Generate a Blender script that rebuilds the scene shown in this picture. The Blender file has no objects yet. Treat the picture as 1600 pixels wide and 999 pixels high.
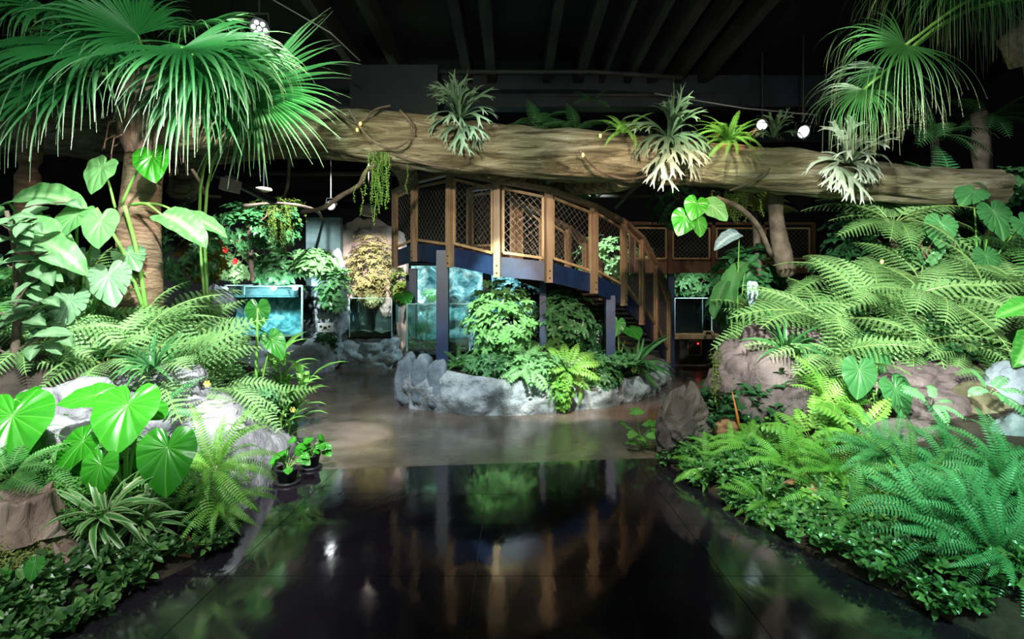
import bpy, math, random
from mathutils import Vector, Matrix, noise

# ------------------------------------------------------------------ camera, world, lights, exposure
F, CX, HY, EYE = 850.0, 800.0, 470.0, 1.5      # focal length in pixels, principal column, horizon row, eye height
sc = bpy.context.scene
COL = sc.collection
V = Vector
R = math.radians

cam_d = bpy.data.cameras.new('camera')
cam_d.sensor_width = 36.0
cam_d.lens = F / 1600 * 36
cam_d.shift_y = -(499.5 - HY) / 1600
cam_d.clip_end = 100
cam = bpy.data.objects.new('camera', cam_d)
cam.location = (0, 0, EYE)
cam.rotation_euler = (R(90), 0, 0)
COL.objects.link(cam)
sc.camera = cam

wd = bpy.data.worlds.new('world')
sc.world = wd
wd.use_nodes = True
wd.node_tree.nodes['Background'].inputs[0].default_value = (.62, .85, .78, 1)
wd.node_tree.nodes['Background'].inputs[1].default_value = .5

sc.view_settings.view_transform = 'Standard'
sc.view_settings.look = 'None'
sc.view_settings.exposure = 0.6
sc.view_settings.gamma = 1
sc.view_settings.use_curve_mapping = False
try:
    sc.cycles.max_bounces = 8
    sc.cycles.transparent_max_bounces = 24
    sc.cycles.sample_clamp_indirect = 4
    sc.cycles.caustics_reflective = False
    sc.cycles.caustics_refractive = False
except Exception:
    pass


def W(px, py, Y):
    """world point seen at photo pixel (px, py) when it stands Y metres in front of the camera"""
    return V(((px - CX) / F * Y, Y, EYE + (HY - py) / F * Y))


def spot(loc, tgt, watts, col=(1, 1, 1), deg=40, blend=.6, rad=.06):
    d = bpy.data.lights.new('spot_lamp', 'SPOT')
    d.energy = watts; d.color = col; d.spot_size = R(deg); d.spot_blend = blend; d.shadow_soft_size = rad
    o = bpy.data.objects.new('spot_lamp', d)
    o.location = loc
    o.rotation_euler = (V(tgt) - V(loc)).to_track_quat('-Z', 'Y').to_euler()
    COL.objects.link(o)
    return o


WHT = (.93, 1.0, .95); GRN = (.55, 1.0, .6); TEAL = (.3, .95, .85); WARM = (1.0, .75, .5); LILAC = (.95, .88, 1.0); LIME = (.8, 1., .6); PINK = (1., .72, .68)
# left bank
spot((-1.2, 1.2, 4.2), W(250, 560, 4.7), 2000, WHT, 46)              # fern bank
spot((-2.2, 2.2, 4.8), W(190, 690, 3.3), 150, (.88, 1., .8), 42)               # elephant ears
spot((-.6, 2.6, 4.6), W(70, 430, 4.8), 260, WHT, 40)                  # tree and cheese plants
spot((-1.3, 2.6, 2.9), W(225, 330, 4.9), 330, (1., .86, .7), 30)     # palm trunk
spot((-1.6, 1.2, 4.6), W(150, 150, 4.4), 260, (.72, 1., .78), 54)      # palm crown
spot((-1.2, 4.6, 5.0), W(405, 710, 4.5), 520, LILAC, 20, .3)          # pale slope of the rock
spot((-2.6, 2.4, 4.6), W(80, 650, 4.0), 150, LILAC, 26, .3)           # rock behind the ears
spot((-1.9, 1.0, 3.4), W(150, 850, 3.0), 220, WHT, 62)                # low front corner
spot((-2.2, 3.6, 4.9), W(430, 190, 5.4), 240, (.75, 1., .75), 50)     # hanging fan by the lamp
spot((-1.8, 4.4, 4.9), W(460, 580, 5.7), 420, LIME, 30)               # ginger
# back left
spot((-2.6, 8.0, 4.6), W(420, 400, 11.6), 2600, WHT, 46)
spot((-2.6, 5.2, 4.6), W(310, 400, 8.5), 500, (1., 1., .85), 30)
spot((-4.6, 8.6, 2.6), W(355, 410, 11.2), 300, (1., .97, .95), 40)
spot((-2.6, 9.6, 4.2), W(585, 430, 12.7), 1800, (1., .86, .76), 36, .5)
spot((-2.2, 8.6, 4.6), W(540, 535, 12.0), 1700, (.78, .88, 1.), 34)
for x in (-5.6, -5.1, -4.6):
    spot((x, 11.42, 1.8), (x, 12.1, 1.25), 60, (.7, .97, 1.), 150, .7)   # added spots inside the aquarium to brighten its backdrop, no fixture built
spot((-3.2, 12.3, 1.6), W(578, 510, 12.8), 18, (.8, 1., 1.), 140, .6)      # added spot brightening the small tank from within, no fixture
spot((.2, 11.6, 3.4), W(720, 450, 13.2), 330, (.75, 1., 1.), 90)
spot((-1.3, 8.9, 2.05), W(680, 520, 8.6), 25, (.6, 1., .95), 100)          # under the landing
# stair, log and island
spot((-1.9, 2.2, 2.95), W(720, 340, 7.7), 560, (1., .92, .78), 36)
spot((1.6, 2.4, 2.95), W(930, 400, 8.0), 680, (1., .76, .58), 36)
spot((-.6, 1.8, 4.0), W(600, 225, 6.5), 260, (.98, 1., .74), 60)
spot((1.5, 1.8, 4.0), W(1130, 250, 6.2), 260, (1., 1., .74), 60)
spot((1.3, 3.0, 4.5), W(1110, 210, 6.0), 900, (.95, 1., .7), 18, .7)
spot((2.0, 3.2, 3.9), W(1325, 260, 5.9), 360, (1., 1., .92), 20, .7)
spot((-.3, 3.8, 4.2), W(785, 500, 8.1), 2300, (.8, 1., .76), 15, .5)
spot((.3, 3.6, 4.2), W(865, 610, 7.35), 1900, (.9, 1., .93), 17, .5)
spot((1.2, 3.8, 3.8), W(985, 580, 8.5), 520, WHT, 22, .5)
spot((-1.6, 3.4, 4.2), W(680, 600, 7.5), 620, (.78, .86, 1.), 22, .5)
spot((-1.1, 5.0, 5.0), W(525, 660, 6.1), 1300, (.9, .93, 1.), 15, .4)
spot((2.8, 6.4, 4.6), W(1010, 650, 6.6), 420, (1., .5, .25), 40, .8)   # amber pool on the path
spot((0., 5.0, 5.0), W(760, 670, 6.3), 420, (.85, 1., .9), 50, .8)
# right bank
spot((1.2, 1.0, 3.3), W(1370, 490, 5.5), 2300, (.94, 1., .88), 40)     # fern bank
spot((.6, 2.2, 4.7), W(1230, 690, 4.4), 620, (.92, 1., .75), 36)        # lime ferns
spot((2.6, .9, 3.6), W(1520, 800, 3.2), 480, (.38, 1., .64), 44)      # green lit sword fern
spot((1.2, 1.6, 3.4), W(1330, 840, 3.4), 60, WHT, 50)
spot((.9, 3.0, 4.9), W(1180, 600, 5.6), 170, (1., .9, .93), 26)        # big boulder
spot((1.6, 2.6, 4.9), W(1480, 630, 4.8), 420, (1., .9, .88), 32)       # low boulders
spot((1.0, .9, 4.2), W(1420, 130, 4.3), 34, (1., 1., .8), 46)                  # fan palm
spot((3.3, 4.3, 4.8), W(1470, 330, 6.2), 260, WHT, 60)                 # tree ferns
spot((2.6, 9.0, 4.9), W(1090, 400, 12.4), 80, (1., .85, .65), 50)       # rear bridge
spot((4.2, 12.5, 2.05), W(1085, 480, 13.5), 70, WHT, 120)
spot((1.6, 11.6, 4.4), W(950, 410, 13.2), 500, WHT, 60)
spot((2.0, 3.2, 4.4), W(1095, 335, 5.6), 70, LIME, 26)
spot((0.6, 5.2, 3.2), (1.6, 9.5, 5.2), 22, WHT, 80)                    # faint wash on the roof joists

# ------------------------------------------------------------------ helpers
class MB:
    """collects faces for one mesh; t is a per-vertex value the materials use for veins, tips and edges"""
    def __init__(s):
        s.v = []; s.f = []; s.t = []; s.m = []

    def add(s, pts, faces, t=0.0, mi=0):
        k = len(s.v)
        s.v += [tuple(p) for p in pts]
        s.t += (list(t) if isinstance(t, (list, tuple)) else [t] * len(pts))
        s.f += [tuple(i + k for i in f) for f in faces]
        s.m += [mi] * len(faces)

    def box(s, c, size, M=None):
        x, y, z = (q / 2 for q in size)
        p = [V((i * x, j * y, k * z)) for i in (-1, 1) for j in (-1, 1) for k in (-1, 1)]
        if M is not None: p = [M @ q for q in p]
        c = V(c)
        s.add([q + c for q in p], [(0, 1, 3, 2), (4, 6, 7, 5), (0, 4, 5, 1), (2, 3, 7, 6), (0, 2, 6, 4), (1, 5, 7, 3)])

    def bar(s, a, b, w, h, up=(0, 0, 1), ext=0):
        a = V(a); b = V(b); d = (b - a).normalized()
        a = a - d * ext; b = b + d * ext
        sd = d.cross(V(up))
        if sd.length < 1e-5: sd = d.cross(V((0, 1, 0)))
        sd.normalize(); u = sd.cross(d)
        p = [q + sd * (i * w / 2) + u * (j * h / 2) for q in (a, b) for i in (-1, 1) for j in (-1, 1)]
        s.add(p, [(0, 1, 3, 2), (4, 6, 7, 5), (0, 4, 5, 1), (2, 3, 7, 6), (0, 2, 6, 4), (1, 5, 7, 3)])

    def tube(s, pts, rad, n=6, t=0.0, cap=True):
        pts = [V(p) for p in pts]
        if not isinstance(rad, (list, tuple)): rad = [rad] * len(pts)
        vs = []
        ref = V((0, 0, 1))
        for i, p in enumerate(pts):
            d = (pts[min(i + 1, len(pts) - 1)] - pts[max(i - 1, 0)]).normalized()
            a = d.cross(ref)
            if a.length < .05: a = d.cross(V((0, 1, 0)))
            a.normalize(); b = a.cross(d)
            vs += [p + (a * math.cos(2 * math.pi * k / n) + b * math.sin(2 * math.pi * k / n)) * rad[i] for k in range(n)]
        fs = [(i * n + k, i * n + (k + 1) % n, (i + 1) * n + (k + 1) % n, (i + 1) * n + k) for i in range(len(pts) - 1) for k in range(n)]
        if cap: fs += [tuple(range(n))[::-1], tuple(range((len(pts) - 1) * n, len(pts) * n))]
        s.add(vs, fs, t)

    def lathe(s, prof, n=24, c=(0, 0, 0), M=None):
        c = V(c)
        vs = []
        for r, z in prof:
            for k in range(n):
                q = V((r * math.cos(2 * math.pi * k / n), r * math.sin(2 * math.pi * k / n), z))
                vs.append(c + (M @ q if M is not None else q))
        fs = [(i * n + k, i * n + (k + 1) % n, (i + 1) * n + (k + 1) % n, (i + 1) * n + k) for i in range(len(prof) - 1) for k in range(n)]
        fs += [tuple(range(n))[::-1], tuple(range((len(prof) - 1) * n, len(prof) * n))]
        s.add(vs, fs)

    def mesh(s, name, mats, smooth=False):
        me = bpy.data.meshes.new(name)
        me.from_pydata(s.v, [], s.f)
        at = me.attributes.new('t', 'FLOAT', 'POINT')
        at.data.foreach_set('value', s.t)
        for m in (mats if isinstance(mats, (list, tuple)) else [mats]): me.materials.append(m)
        me.polygons.foreach_set('material_index', s.m)
        if smooth: me.polygons.foreach_set('use_smooth', [True] * len(s.f))
        me.update()
        return me


WM = {}          # world matrices of the things and parts built so far


def tag(o, label=None, cat=None, group=None, kind=None):
    for k, v in (('label', label), ('category', cat), ('group', group), ('kind', kind)):
        if v: o[k] = v
    return o


def empty(name, loc, label, cat, group=None):
    o = bpy.data.objects.new(name, None)
    o.empty_display_size = .1
    o.location = loc
    COL.objects.link(o)
    WM[o] = Matrix.Translation(V(loc))
    return tag(o, label, cat, group)


def put(me, name, parent=None, M=None, mat=None):
    o = bpy.data.objects.new(name, me)
    M = M if M is not None else Matrix.Identity(4)
    WM[o] = M
    COL.objects.link(o)
    if parent is not None:
        o.parent = parent
        o.matrix_basis = WM[parent].inverted() @ M
    else:
        o.matrix_basis = M
    if mat is not None:
        o.material_slots[0].link = 'OBJECT'
        o.material_slots[0].material = mat
    return o


def part(mb, name, mat, parent=None, smooth=False, M=None):
    return put(mb.mesh(name, mat, smooth), name, parent, M)


def thing(mb, name, mat, label, cat, smooth=False, origin=None, group=None, kind=None):
    """a thing that is one mesh; its origin is moved to its base"""
    me = mb.mesh(name, mat, smooth)
    M = Matrix.Identity(4)
    if origin is not None:
        me.transform(Matrix.Translation(-V(origin))); M = Matrix.Translation(V(origin))
    return tag(put(me, name, None, M), label, cat, group, kind)


def frame(pos, ydir, zdir, s=1.0):
    y = V(ydir).normalized(); z = V(zdir)
    z = z - y * z.dot(y)
    if z.length < 1e-4: z = V((0, 0, 1)) - y * y.z
    z.normalize(); x = y.cross(z)
    sx, sy, sz = (s, s, s) if not isinstance(s, tuple) else s
    return Matrix(((x.x * sx, y.x * sy, z.x * sz, pos[0]), (x.y * sx, y.y * sy, z.y * sz, pos[1]), (x.z * sx, y.z * sy, z.z * sz, pos[2]), (0, 0, 0, 1)))


def lerp_tab(tab, x):
    if x <= tab[0][0]: return tab[0][1]
    for (a, b), (c, d) in zip(tab, tab[1:]):
        if x <= c: return b + (d - b) * (x - a) / (c - a)
    return tab[-1][1]


def smooth_path(pts, n=8):
    """Catmull-Rom through the points"""
    pts = [V(p) for p in pts]
    P = [pts[0] * 2 - pts[1]] + pts + [pts[-1] * 2 - pts[-2]]
    out = []
    for i in range(1, len(P) - 2):
        for k in range(n):
            t = k / n
            a, b, c, d = P[i - 1], P[i], P[i + 1], P[i + 2]
            out.append(.5 * ((2 * b) + (c - a) * t + (2 * a - 5 * b + 4 * c - d) * t * t + (3 * b - a - 3 * c + d) * t ** 3))
    out.append(pts[-1])
    return out


# ------------------------------------------------------------------ materials
def nodes(name):
    m = bpy.data.materials.new(name)
    m.use_nodes = True
    nt = m.node_tree
    return m, nt, nt.nodes['Principled BSDF'], nt.nodes['Material Output']


def mixc(nt, fac, a, b, mode='MIX'):
    n = nt.nodes.new('ShaderNodeMix'); n.data_type = 'RGBA'; n.blend_type = mode
    for i, s in ((0, fac), (6, a), (7, b)):
        if hasattr(s, 'is_linked'): nt.links.new(s, n.inputs[i])
        else: n.inputs[i].default_value = s if i == 0 else (*s[:3], 1)
    return n.outputs[2]


def ntex(nt, scale, detail=4, rough=.6, stretch=None, coord='Object', dist=0):
    tc = nt.nodes.new('ShaderNodeTexCoord')
    n = nt.nodes.new('ShaderNodeTexNoise')
    n.inputs['Scale'].default_value = scale; n.inputs['Detail'].default_value = detail
    n.inputs['Roughness'].default_value = rough; n.inputs['Distortion'].default_value = dist
    src = tc.outputs[coord]
    if stretch:
        mp = nt.nodes.new('ShaderNodeMapping'); mp.inputs['Scale'].default_value = stretch
        nt.links.new(src, mp.inputs[0]); src = mp.outputs[0]
    nt.links.new(src, n.inputs['Vector'])
    return n.outputs['Fac']


def ramp(nt, fac, stops):
    n = nt.nodes.new('ShaderNodeValToRGB')
    e = n.color_ramp.elements
    while len(e) < len(stops): e.new(.5)
    for i, (p, c) in enumerate(stops):
        e[i].position = p; e[i].color = (*c, 1)
    nt.links.new(fac, n.inputs[0])
    return n.outputs[0]


def bump(nt, bs, h, strength=.4, dist=.02):
    b = nt.nodes.new('ShaderNodeBump')
    b.inputs['Strength'].default_value = strength; b.inputs['Distance'].default_value = dist
    nt.links.new(h, b.inputs['Height']); nt.links.new(b.outputs[0], bs.inputs['Normal'])


def rough_mat(name, stops, scale=4, rough=.7, bs=.5, bscale=None, stretch=None, bdist=.02, spec=.4, dist=0, metal=0, coord='Object'):
    m, nt, p, out = nodes(name)
    nt.links.new(ramp(nt, ntex(nt, scale, 6, .62, stretch, coord, dist), stops), p.inputs['Base Color'])
    p.inputs['Roughness'].default_value = rough
    p.inputs['Specular IOR Level'].default_value = spec
    p.inputs['Metallic'].default_value = metal
    if bs: bump(nt, p, ntex(nt, bscale or scale * 3, 7, .65, stretch, coord, dist), bs, bdist)
    return m


def leaf_mat(name, c1, c2, tcol=None, rough=.42, trans=.28, var=.25, tpow=1.0, spec=.45):
    """c1..c2: the two greens the blades range over; tcol: colour of veins, tips or edges (per-vertex t)"""
    m, nt, p, out = nodes(name)
    oi = nt.nodes.new('ShaderNodeObjectInfo')
    n = ntex(nt, 3.0, 3)
    mm = nt.nodes.new('ShaderNodeMath'); mm.operation = 'MULTIPLY_ADD'
    nt.links.new(oi.outputs['Random'], mm.inputs[0]); mm.inputs[1].default_value = .6
    sub = nt.nodes.new('ShaderNodeMath'); sub.operation = 'MULTIPLY_ADD'
    nt.links.new(n, sub.inputs[0]); sub.inputs[1].default_value = 1.2; sub.inputs[2].default_value = -.4
    nt.links.new(sub.outputs[0], mm.inputs[2])
    col = mixc(nt, mm.outputs[0], c1, c2)
    nt.nodes[-1].clamp_factor = True
    hs = nt.nodes.new('ShaderNodeHueSaturation')
    mv = nt.nodes.new('ShaderNodeMapRange'); nt.links.new(oi.outputs['Random'], mv.inputs[0])
    mv.inputs[3].default_value = 1 - var; mv.inputs[4].default_value = 1 + var
    nt.links.new(mv.outputs[0], hs.inputs['Value']); nt.links.new(col, hs.inputs['Color'])
    col = hs.outputs[0]
    if tcol:
        a = nt.nodes.new('ShaderNodeAttribute'); a.attribute_name = 't'
        pw = nt.nodes.new('ShaderNodeMath'); pw.operation = 'POWER'
        nt.links.new(a.outputs['Fac'], pw.inputs[0]); pw.inputs[1].default_value = tpow
        col = mixc(nt, pw.outputs[0], col, tcol)
    nt.links.new(col, p.inputs['Base Color'])
    p.inputs['Roughness'].default_value = rough
    p.inputs['Specular IOR Level'].default_value = spec
    if trans:
        tr = nt.nodes.new('ShaderNodeBsdfTranslucent'); nt.links.new(col, tr.inputs[0])
        mx = nt.nodes.new('ShaderNodeMixShader'); mx.inputs[0].default_value = trans
        nt.links.new(p.outputs[0], mx.inputs[1]); nt.links.new(tr.outputs[0], mx.inputs[2])
        nt.links.new(mx.outputs[0], out.inputs[0])
    return m


def plain(name, c, rough=.5, metal=0, emit=None, es=0, spec=.5):
    m, nt, p, out = nodes(name)
    n = ntex(nt, 12, 4)
    nt.links.new(mixc(nt, n, [q * .8 for q in c], [min(1, q * 1.15) for q in c]), p.inputs['Base Color'])
    p.inputs['Roughness'].default_value = rough; p.inputs['Metallic'].default_value = metal
    p.inputs['Specular IOR Level'].default_value = spec
    if emit:
        p.inputs['Emission Color'].default_value = (*emit, 1); p.inputs['Emission Strength'].default_value = es
    return m


def glass_mat(name, tint, ior=1.45, gl=1.0):
    m, nt, p, out = nodes(name)
    nt.nodes.remove(p)
    tr = nt.nodes.new('ShaderNodeBsdfTransparent'); tr.inputs[0].default_value = (*tint, 1)
    g = nt.nodes.new('ShaderNodeBsdfGlossy'); g.inputs['Roughness'].default_value = .03
    g.inputs['Color'].default_value = (gl, gl, gl, 1)
    fr = nt.nodes.new('ShaderNodeFresnel'); fr.inputs[0].default_value = ior
    mx = nt.nodes.new('ShaderNodeMixShader')
    nt.links.new(fr.outputs[0], mx.inputs[0]); nt.links.new(tr.outputs[0], mx.inputs[1]); nt.links.new(g.outputs[0], mx.inputs[2])
    nt.links.new(mx.outputs[0], out.inputs[0])
    return m


# leaves
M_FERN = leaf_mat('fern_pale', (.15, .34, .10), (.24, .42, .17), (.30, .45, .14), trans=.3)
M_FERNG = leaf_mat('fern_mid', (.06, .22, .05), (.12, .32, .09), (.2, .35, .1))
M_LIME = leaf_mat('fern_lime', (.10, .33, .035), (.19, .44, .075), (.3, .45, .1))
M_SWORD = leaf_mat('fern_sword', (.05, .26, .08), (.11, .36, .15), (.2, .4, .15))
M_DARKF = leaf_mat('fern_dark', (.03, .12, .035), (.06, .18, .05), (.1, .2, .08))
M_OLIVE = leaf_mat('fern_olive', (.12, .20, .03), (.2, .28, .05), (.3, .3, .1))
M_EAR = leaf_mat('elephant_ear', (.018, .19, .008), (.04, .28, .016), (.16, .44, .08), rough=.3, trans=.3, var=.15)
M_EARD = leaf_mat('elephant_ear_deep', (.025, .17, .02), (.045, .24, .03), (.16, .4, .1), rough=.32, var=.15)
M_PADDLE = leaf_mat('paddle_leaf', (.085, .27, .075), (.14, .35, .12), (.28, .48, .22), rough=.45, trans=.3, var=.15)
M_MONST = leaf_mat('cheese_plant', (.04, .17, .05), (.07, .24, .08), (.2, .4, .16), rough=.28, var=.2)
M_MONSTP = leaf_mat('cheese_plant_pale', (.10, .25, .11), (.2, .36, .2), (.42, .55, .38), rough=.35, var=.15)
M_PALM = leaf_mat('fan_palm', (.012, .11, .025), (.035, .2, .05), (.42, .50, .34), rough=.4, trans=.3, var=.3, tpow=5)
M_PALM2 = leaf_mat('fan_palm_right', (.015, .08, .02), (.045, .16, .04), (.45, .40, .26), rough=.42, trans=.3, var=.3, tpow=5)
M_STAG = leaf_mat('staghorn', (.055, .115, .06), (.1, .18, .1), (.2, .3, .19), rough=.55, trans=.2, tpow=1.4)
M_STAGP = leaf_mat('staghorn_pale', (.16, .23, .13), (.26, .34, .21), (.6, .66, .54), rough=.55, trans=.2)
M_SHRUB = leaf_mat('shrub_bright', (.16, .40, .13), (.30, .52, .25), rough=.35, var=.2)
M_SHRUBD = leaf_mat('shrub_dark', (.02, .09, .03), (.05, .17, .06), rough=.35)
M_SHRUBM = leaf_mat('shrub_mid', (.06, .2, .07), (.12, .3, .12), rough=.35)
M_COVER = leaf_mat('creeper', (.015, .07, .016), (.04, .14, .033), (.14, .29, .08), rough=.3, trans=.2, tpow=2.)
M_CLUB = leaf_mat('clubmoss', (.06, .24, .03), (.12, .36, .06), rough=.5)
M_VARI = leaf_mat('spider_plant', (.04, .18, .03), (.065, .25, .05), (.66, .72, .42), rough=.35, tpow=2.6)
M_STRAP = leaf_mat('strap_leaf', (.03, .14, .04), (.07, .23, .07), rough=.35)
M_GINGER = leaf_mat('ginger', (.06, .26, .03), (.13, .36, .06), (.3, .5, .15), rough=.35)
M_TREEL = leaf_mat('oval_leaf', (.06, .17, .06), (.14, .26, .13), (.2, .32, .18), rough=.3)
M_BLUE = leaf_mat('silver_leaf', (.25, .36, .42), (.35, .48, .55), (.6, .7, .75), rough=.4)
M_CROTON = leaf_mat('croton', (.3, .3, .02), (.4, .38, .05), rough=.4)
M_DRY = leaf_mat('dry_foliage', (.2, .21, .08), (.36, .35, .17), rough=.6)
M_MOSS = leaf_mat('hanging_moss', (.16, .34, .06), (.28, .45, .1), rough=.6)
M_DEAD = leaf_mat('dead_leaf', (.3, .1, .04), (.42, .19, .09), rough=.6, trans=.1)
M_STEM = plain('green_stem', (.16, .36, .07), .45)
M_STEMD = plain('brown_stem', (.13, .09, .05), .7)
M_RED = plain('red_petal', (.7, .03, .03), .5)
M_YEL = plain('yellow_petal', (.6, .55, .12), .5)
M_ORANGE = plain('orange_spike', (.75, .22, .05), .5)
# ground and rocks
M_SOIL = rough_mat('soil', [(.3, (.012, .009, .007)), (.7, (.05, .036, .025))], 9, .9, .8)
M_ROCKG = rough_mat('rock_grey', [(.28, (.10, .10, .115)), (.5, (.25, .245, .27)), (.72, (.40, .395, .42))], 2.6, .75, .8, 8, bdist=.05, dist=.5)
M_ROCKI = rough_mat('rock_island', [(.3, (.13, .16, .19)), (.5, (.38, .42, .45)), (.72, (.6, .63, .65))], 3.2, .75, .9, 9, bdist=.08)
M_ROCKM = rough_mat('rock_mauve', [(.3, (.045, .033, .036)), (.52, (.15, .115, .12)), (.75, (.27, .21, .205))], 1.8, .7, .8, 7, bdist=.06, dist=.6)
M_ROCKB = rough_mat('rock_blue_grey', [(.3, (.1, .13, .16)), (.55, (.27, .33, .38)), (.8, (.45, .5, .55))], 2.5, .75, .7, 8, bdist=.05)
M_ROCKT = rough_mat('rock_turquoise', [(.34, (.03, .15, .19)), (.5, (.18, .45, .5)), (.64, (.6, .8, .82))], 3.2, .6, .6, 6, dist=1.6, bdist=.05)
M_PLASTER = rough_mat('rock_pink', [(.3, (.3, .22, .2)), (.6, (.5, .4, .37)), (.8, (.62, .52, .48))], 3, .8, .6, 8)
M_SLAB = rough_mat('flat_stone', [(.3, (.16, .18, .15)), (.7, (.34, .36, .3))], 6, .8, .5)
M_BARK = rough_mat('palm_bark', [(.3, (.08, .045, .028)), (.5, (.26, .165, .105)), (.75, (.42, .30, .2))], 3, .85, 1., 8, stretch=(1, 1, 4.5), bdist=.05)
M_FIBRE = rough_mat('palm_fibre', [(.3, (.12, .07, .06)), (.7, (.34, .22, .18))], 9, .9, .8, 30, stretch=(3, 3, .6))
M_LOG = rough_mat('log_bark', [(.30, (.03, .022, .010)), (.44, (.13, .105, .055)), (.56, (.27, .235, .145)), (.72, (.40, .37, .29))], 4.2, .85, 1., 6, stretch=(.2, 1, 1.5), dist=1.6, bdist=.09)
M_TWIG = rough_mat('twig', [(.3, (.05, .035, .025)), (.7, (.16, .12, .09))], 8, .85, .5)
M_DRIFT = rough_mat('driftwood', [(.25, (.07, .045, .04)), (.5, (.26, .17, .14)), (.75, (.45, .33, .29))], 4, .85, .9, 8, stretch=(1.6, 1.6, .16), dist=.5, bdist=.05)
# building
M_WOOD = rough_mat('rail_timber', [(.25, (.15, .09, .05)), (.5, (.30, .20, .125)), (.75, (.42, .30, .2))], 7, .5, .25, 20, stretch=(1, 1, .18))
M_WOODF = rough_mat('frame_timber', [(.25, (.22, .13, .06)), (.5, (.42, .28, .15)), (.75, (.55, .4, .22))], 9, .5, .25, 20, stretch=(1, 1, .2))
M_WOODR = rough_mat('bridge_timber', [(.25, (.05, .022, .013)), (.5, (.11, .05, .03)), (.75, (.18, .09, .05))], 7, .5, .2, 20, stretch=(1, 1, .18))
M_STEEL = rough_mat('dark_steel', [(.3, (.003, .011, .045)), (.7, (.010, .03, .10))], 5, .45, .12, 40, spec=.5)
M_WIRE = plain('mesh_wire', (.4, .36, .31), .4, .3)
M_BOLT = plain('bolt_steel', (.03, .025, .02), .5, .5)
M_BLACK = plain('black_plastic', (.012, .012, .014), .45)
M_CEIL = rough_mat('ceiling_black', [(.3, (.002, .002, .003)), (.7, (.006, .006, .008))], 3, .8, .3)
M_JOIST = rough_mat('joist_dark', [(.3, (.008, .008, .008)), (.7, (.03, .028, .027))], 5, .7, .3, stretch=(1, .2, 1))
M_DUCT = rough_mat('duct_dark', [(.3, (.006, .007, .011)), (.7, (.016, .019, .027))], 3, .5, .1)
M_WALL = rough_mat('wall_black', [(.3, (.006, .006, .008)), (.7, (.016, .016, .018))], 2, .85, .2)
M_SLATE = rough_mat('grey_panel', [(.3, (.07, .12, .13)), (.7, (.14, .21, .22))], 5, .7, .3)
M_WHITE = plain('sign_white', (.62, .66, .66), .5)
M_GREYM = plain('lamp_metal', (.3, .28, .28), .4, .3)
M_PINKM = plain('lamp_cover_pink', (.6, .42, .38), .55)
M_LENS = plain('lamp_lens', (.9, .9, .9), .2, 0, (.92, .95, 1.), 5)
M_FAIRY = plain('fairy_bulb', (.9, .7, .1), .3, 0, (1., .72, .05), 9)
M_LED = plain('red_led', (.9, .02, .02), .3, 0, (1., .03, .02), 6)
M_GLASS = glass_mat('tank_glass', (.86, .95, .94))
M_GEDGE = plain('glass_edge', (.35, .6, .6), .2)
M_WATER = glass_mat('tank_water', (.84, .95, .95), 1.33, .6)
M_COUNTER = rough_mat('counter_timber', [(.3, (.3, .2, .1)), (.7, (.5, .36, .2))], 6, .5, .2)
M_GRAVEL = rough_mat('tank_gravel', [(.35, (.05, .05, .03)), (.65, (.2, .2, .13))], 22, .9, .8)

# ------------------------------------------------------------------ the room
EL = [(0, -2.35), (2.2, -2.1), (2.6, -1.98), (3.04, -1.80), (3.2, -1.77), (3.9, -1.95), (5.0, -2.16), (5.8, -2.36), (7, -3.1), (9, -4.3), (11, -5.0), (16, -6)]
ER = [(0, 2.45), (2.2, 2.2), (2.6, 2.0), (3.04, 1.79), (3.86, 1.6), (5.1, 1.38), (5.6, 1.45), (6.4, 2.0), (8, 2.8), (10, 3.7), (12, 4.3), (16, 5.5)]
HL = [(0, .02), (.12, .12), (.5, .48), (.9, .85), (1.3, 1.08), (2, 1.35), (3, 1.65), (6, 2.1)]
HR = [(0, .02), (.15, .12), (.6, .38), (1.2, .78), (2, 1.15), (3, 1.5), (6, 2.1)]


def sst(a, b, x):
    x = min(1, max(0, (x - a) / (b - a)))
    return x * x * (3 - 2 * x)


def gl(x, y):
    d = lerp_tab(EL, y) - x
    if d < 0: return 0.0
    k = .5 + .5 * sst(3.4, 4.3, y)
    if y > 8: k *= 1 - .55 * sst(8, 10.5, y)
    return lerp_tab(HL, d) * k + .04 * noise.noise(V((x * 1.7, y * 1.7, 3)))


def gr(x, y):
    d = x - lerp_tab(ER, y)
    if d < 0: return 0.0
    k = .5 + .5 * sst(4.5, 5.6, y)
    if y > 8: k *= 1 - .6 * sst(8, 11, y)
    return lerp_tab(HR, d) * k + .04 * noise.noise(V((x * 1.7, y * 1.7, 9)))


def gi(x, y):
    return .5


def floor_mats():
    m, nt, p, out = nodes('floor_black_gloss')
    n = ntex(nt, 1.2, 5)
    nt.links.new(ramp(nt, n, [(.35, (.009, .007, .011)), (.7, (.020, .015, .022))]), p.inputs['Base Color'])
    n2 = ntex(nt, 2.5, 4)
    nt.links.new(ramp(nt, n2, [(.3, (.05,) * 3), (.75, (.14,) * 3)]), p.inputs['Roughness'])
    p.inputs['IOR'].default_value = 1.75
    bump(nt, p, ntex(nt, 5.0, 3, .5, (1, .45, 1)), .10, .02)
    b, nt, p, out = nodes('floor_brown_concrete')
    n = ntex(nt, 1.6, 6)
    nt.links.new(ramp(nt, n, [(.3, (.07, .05, .042)), (.55, (.13, .098, .082)), (.75, (.2, .16, .135))]), p.inputs['Base Color'])
    n2 = ntex(nt, 3, 5)
    nt.links.new(ramp(nt, n2, [(.3, (.13,) * 3), (.75, (.30,) * 3)]), p.inputs['Roughness'])
    p.inputs['IOR'].default_value = 1.5
    bump(nt, p, ntex(nt, 9, 4), .12, .01)
    return m, b


M_FB, M_FC = floor_mats()


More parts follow.
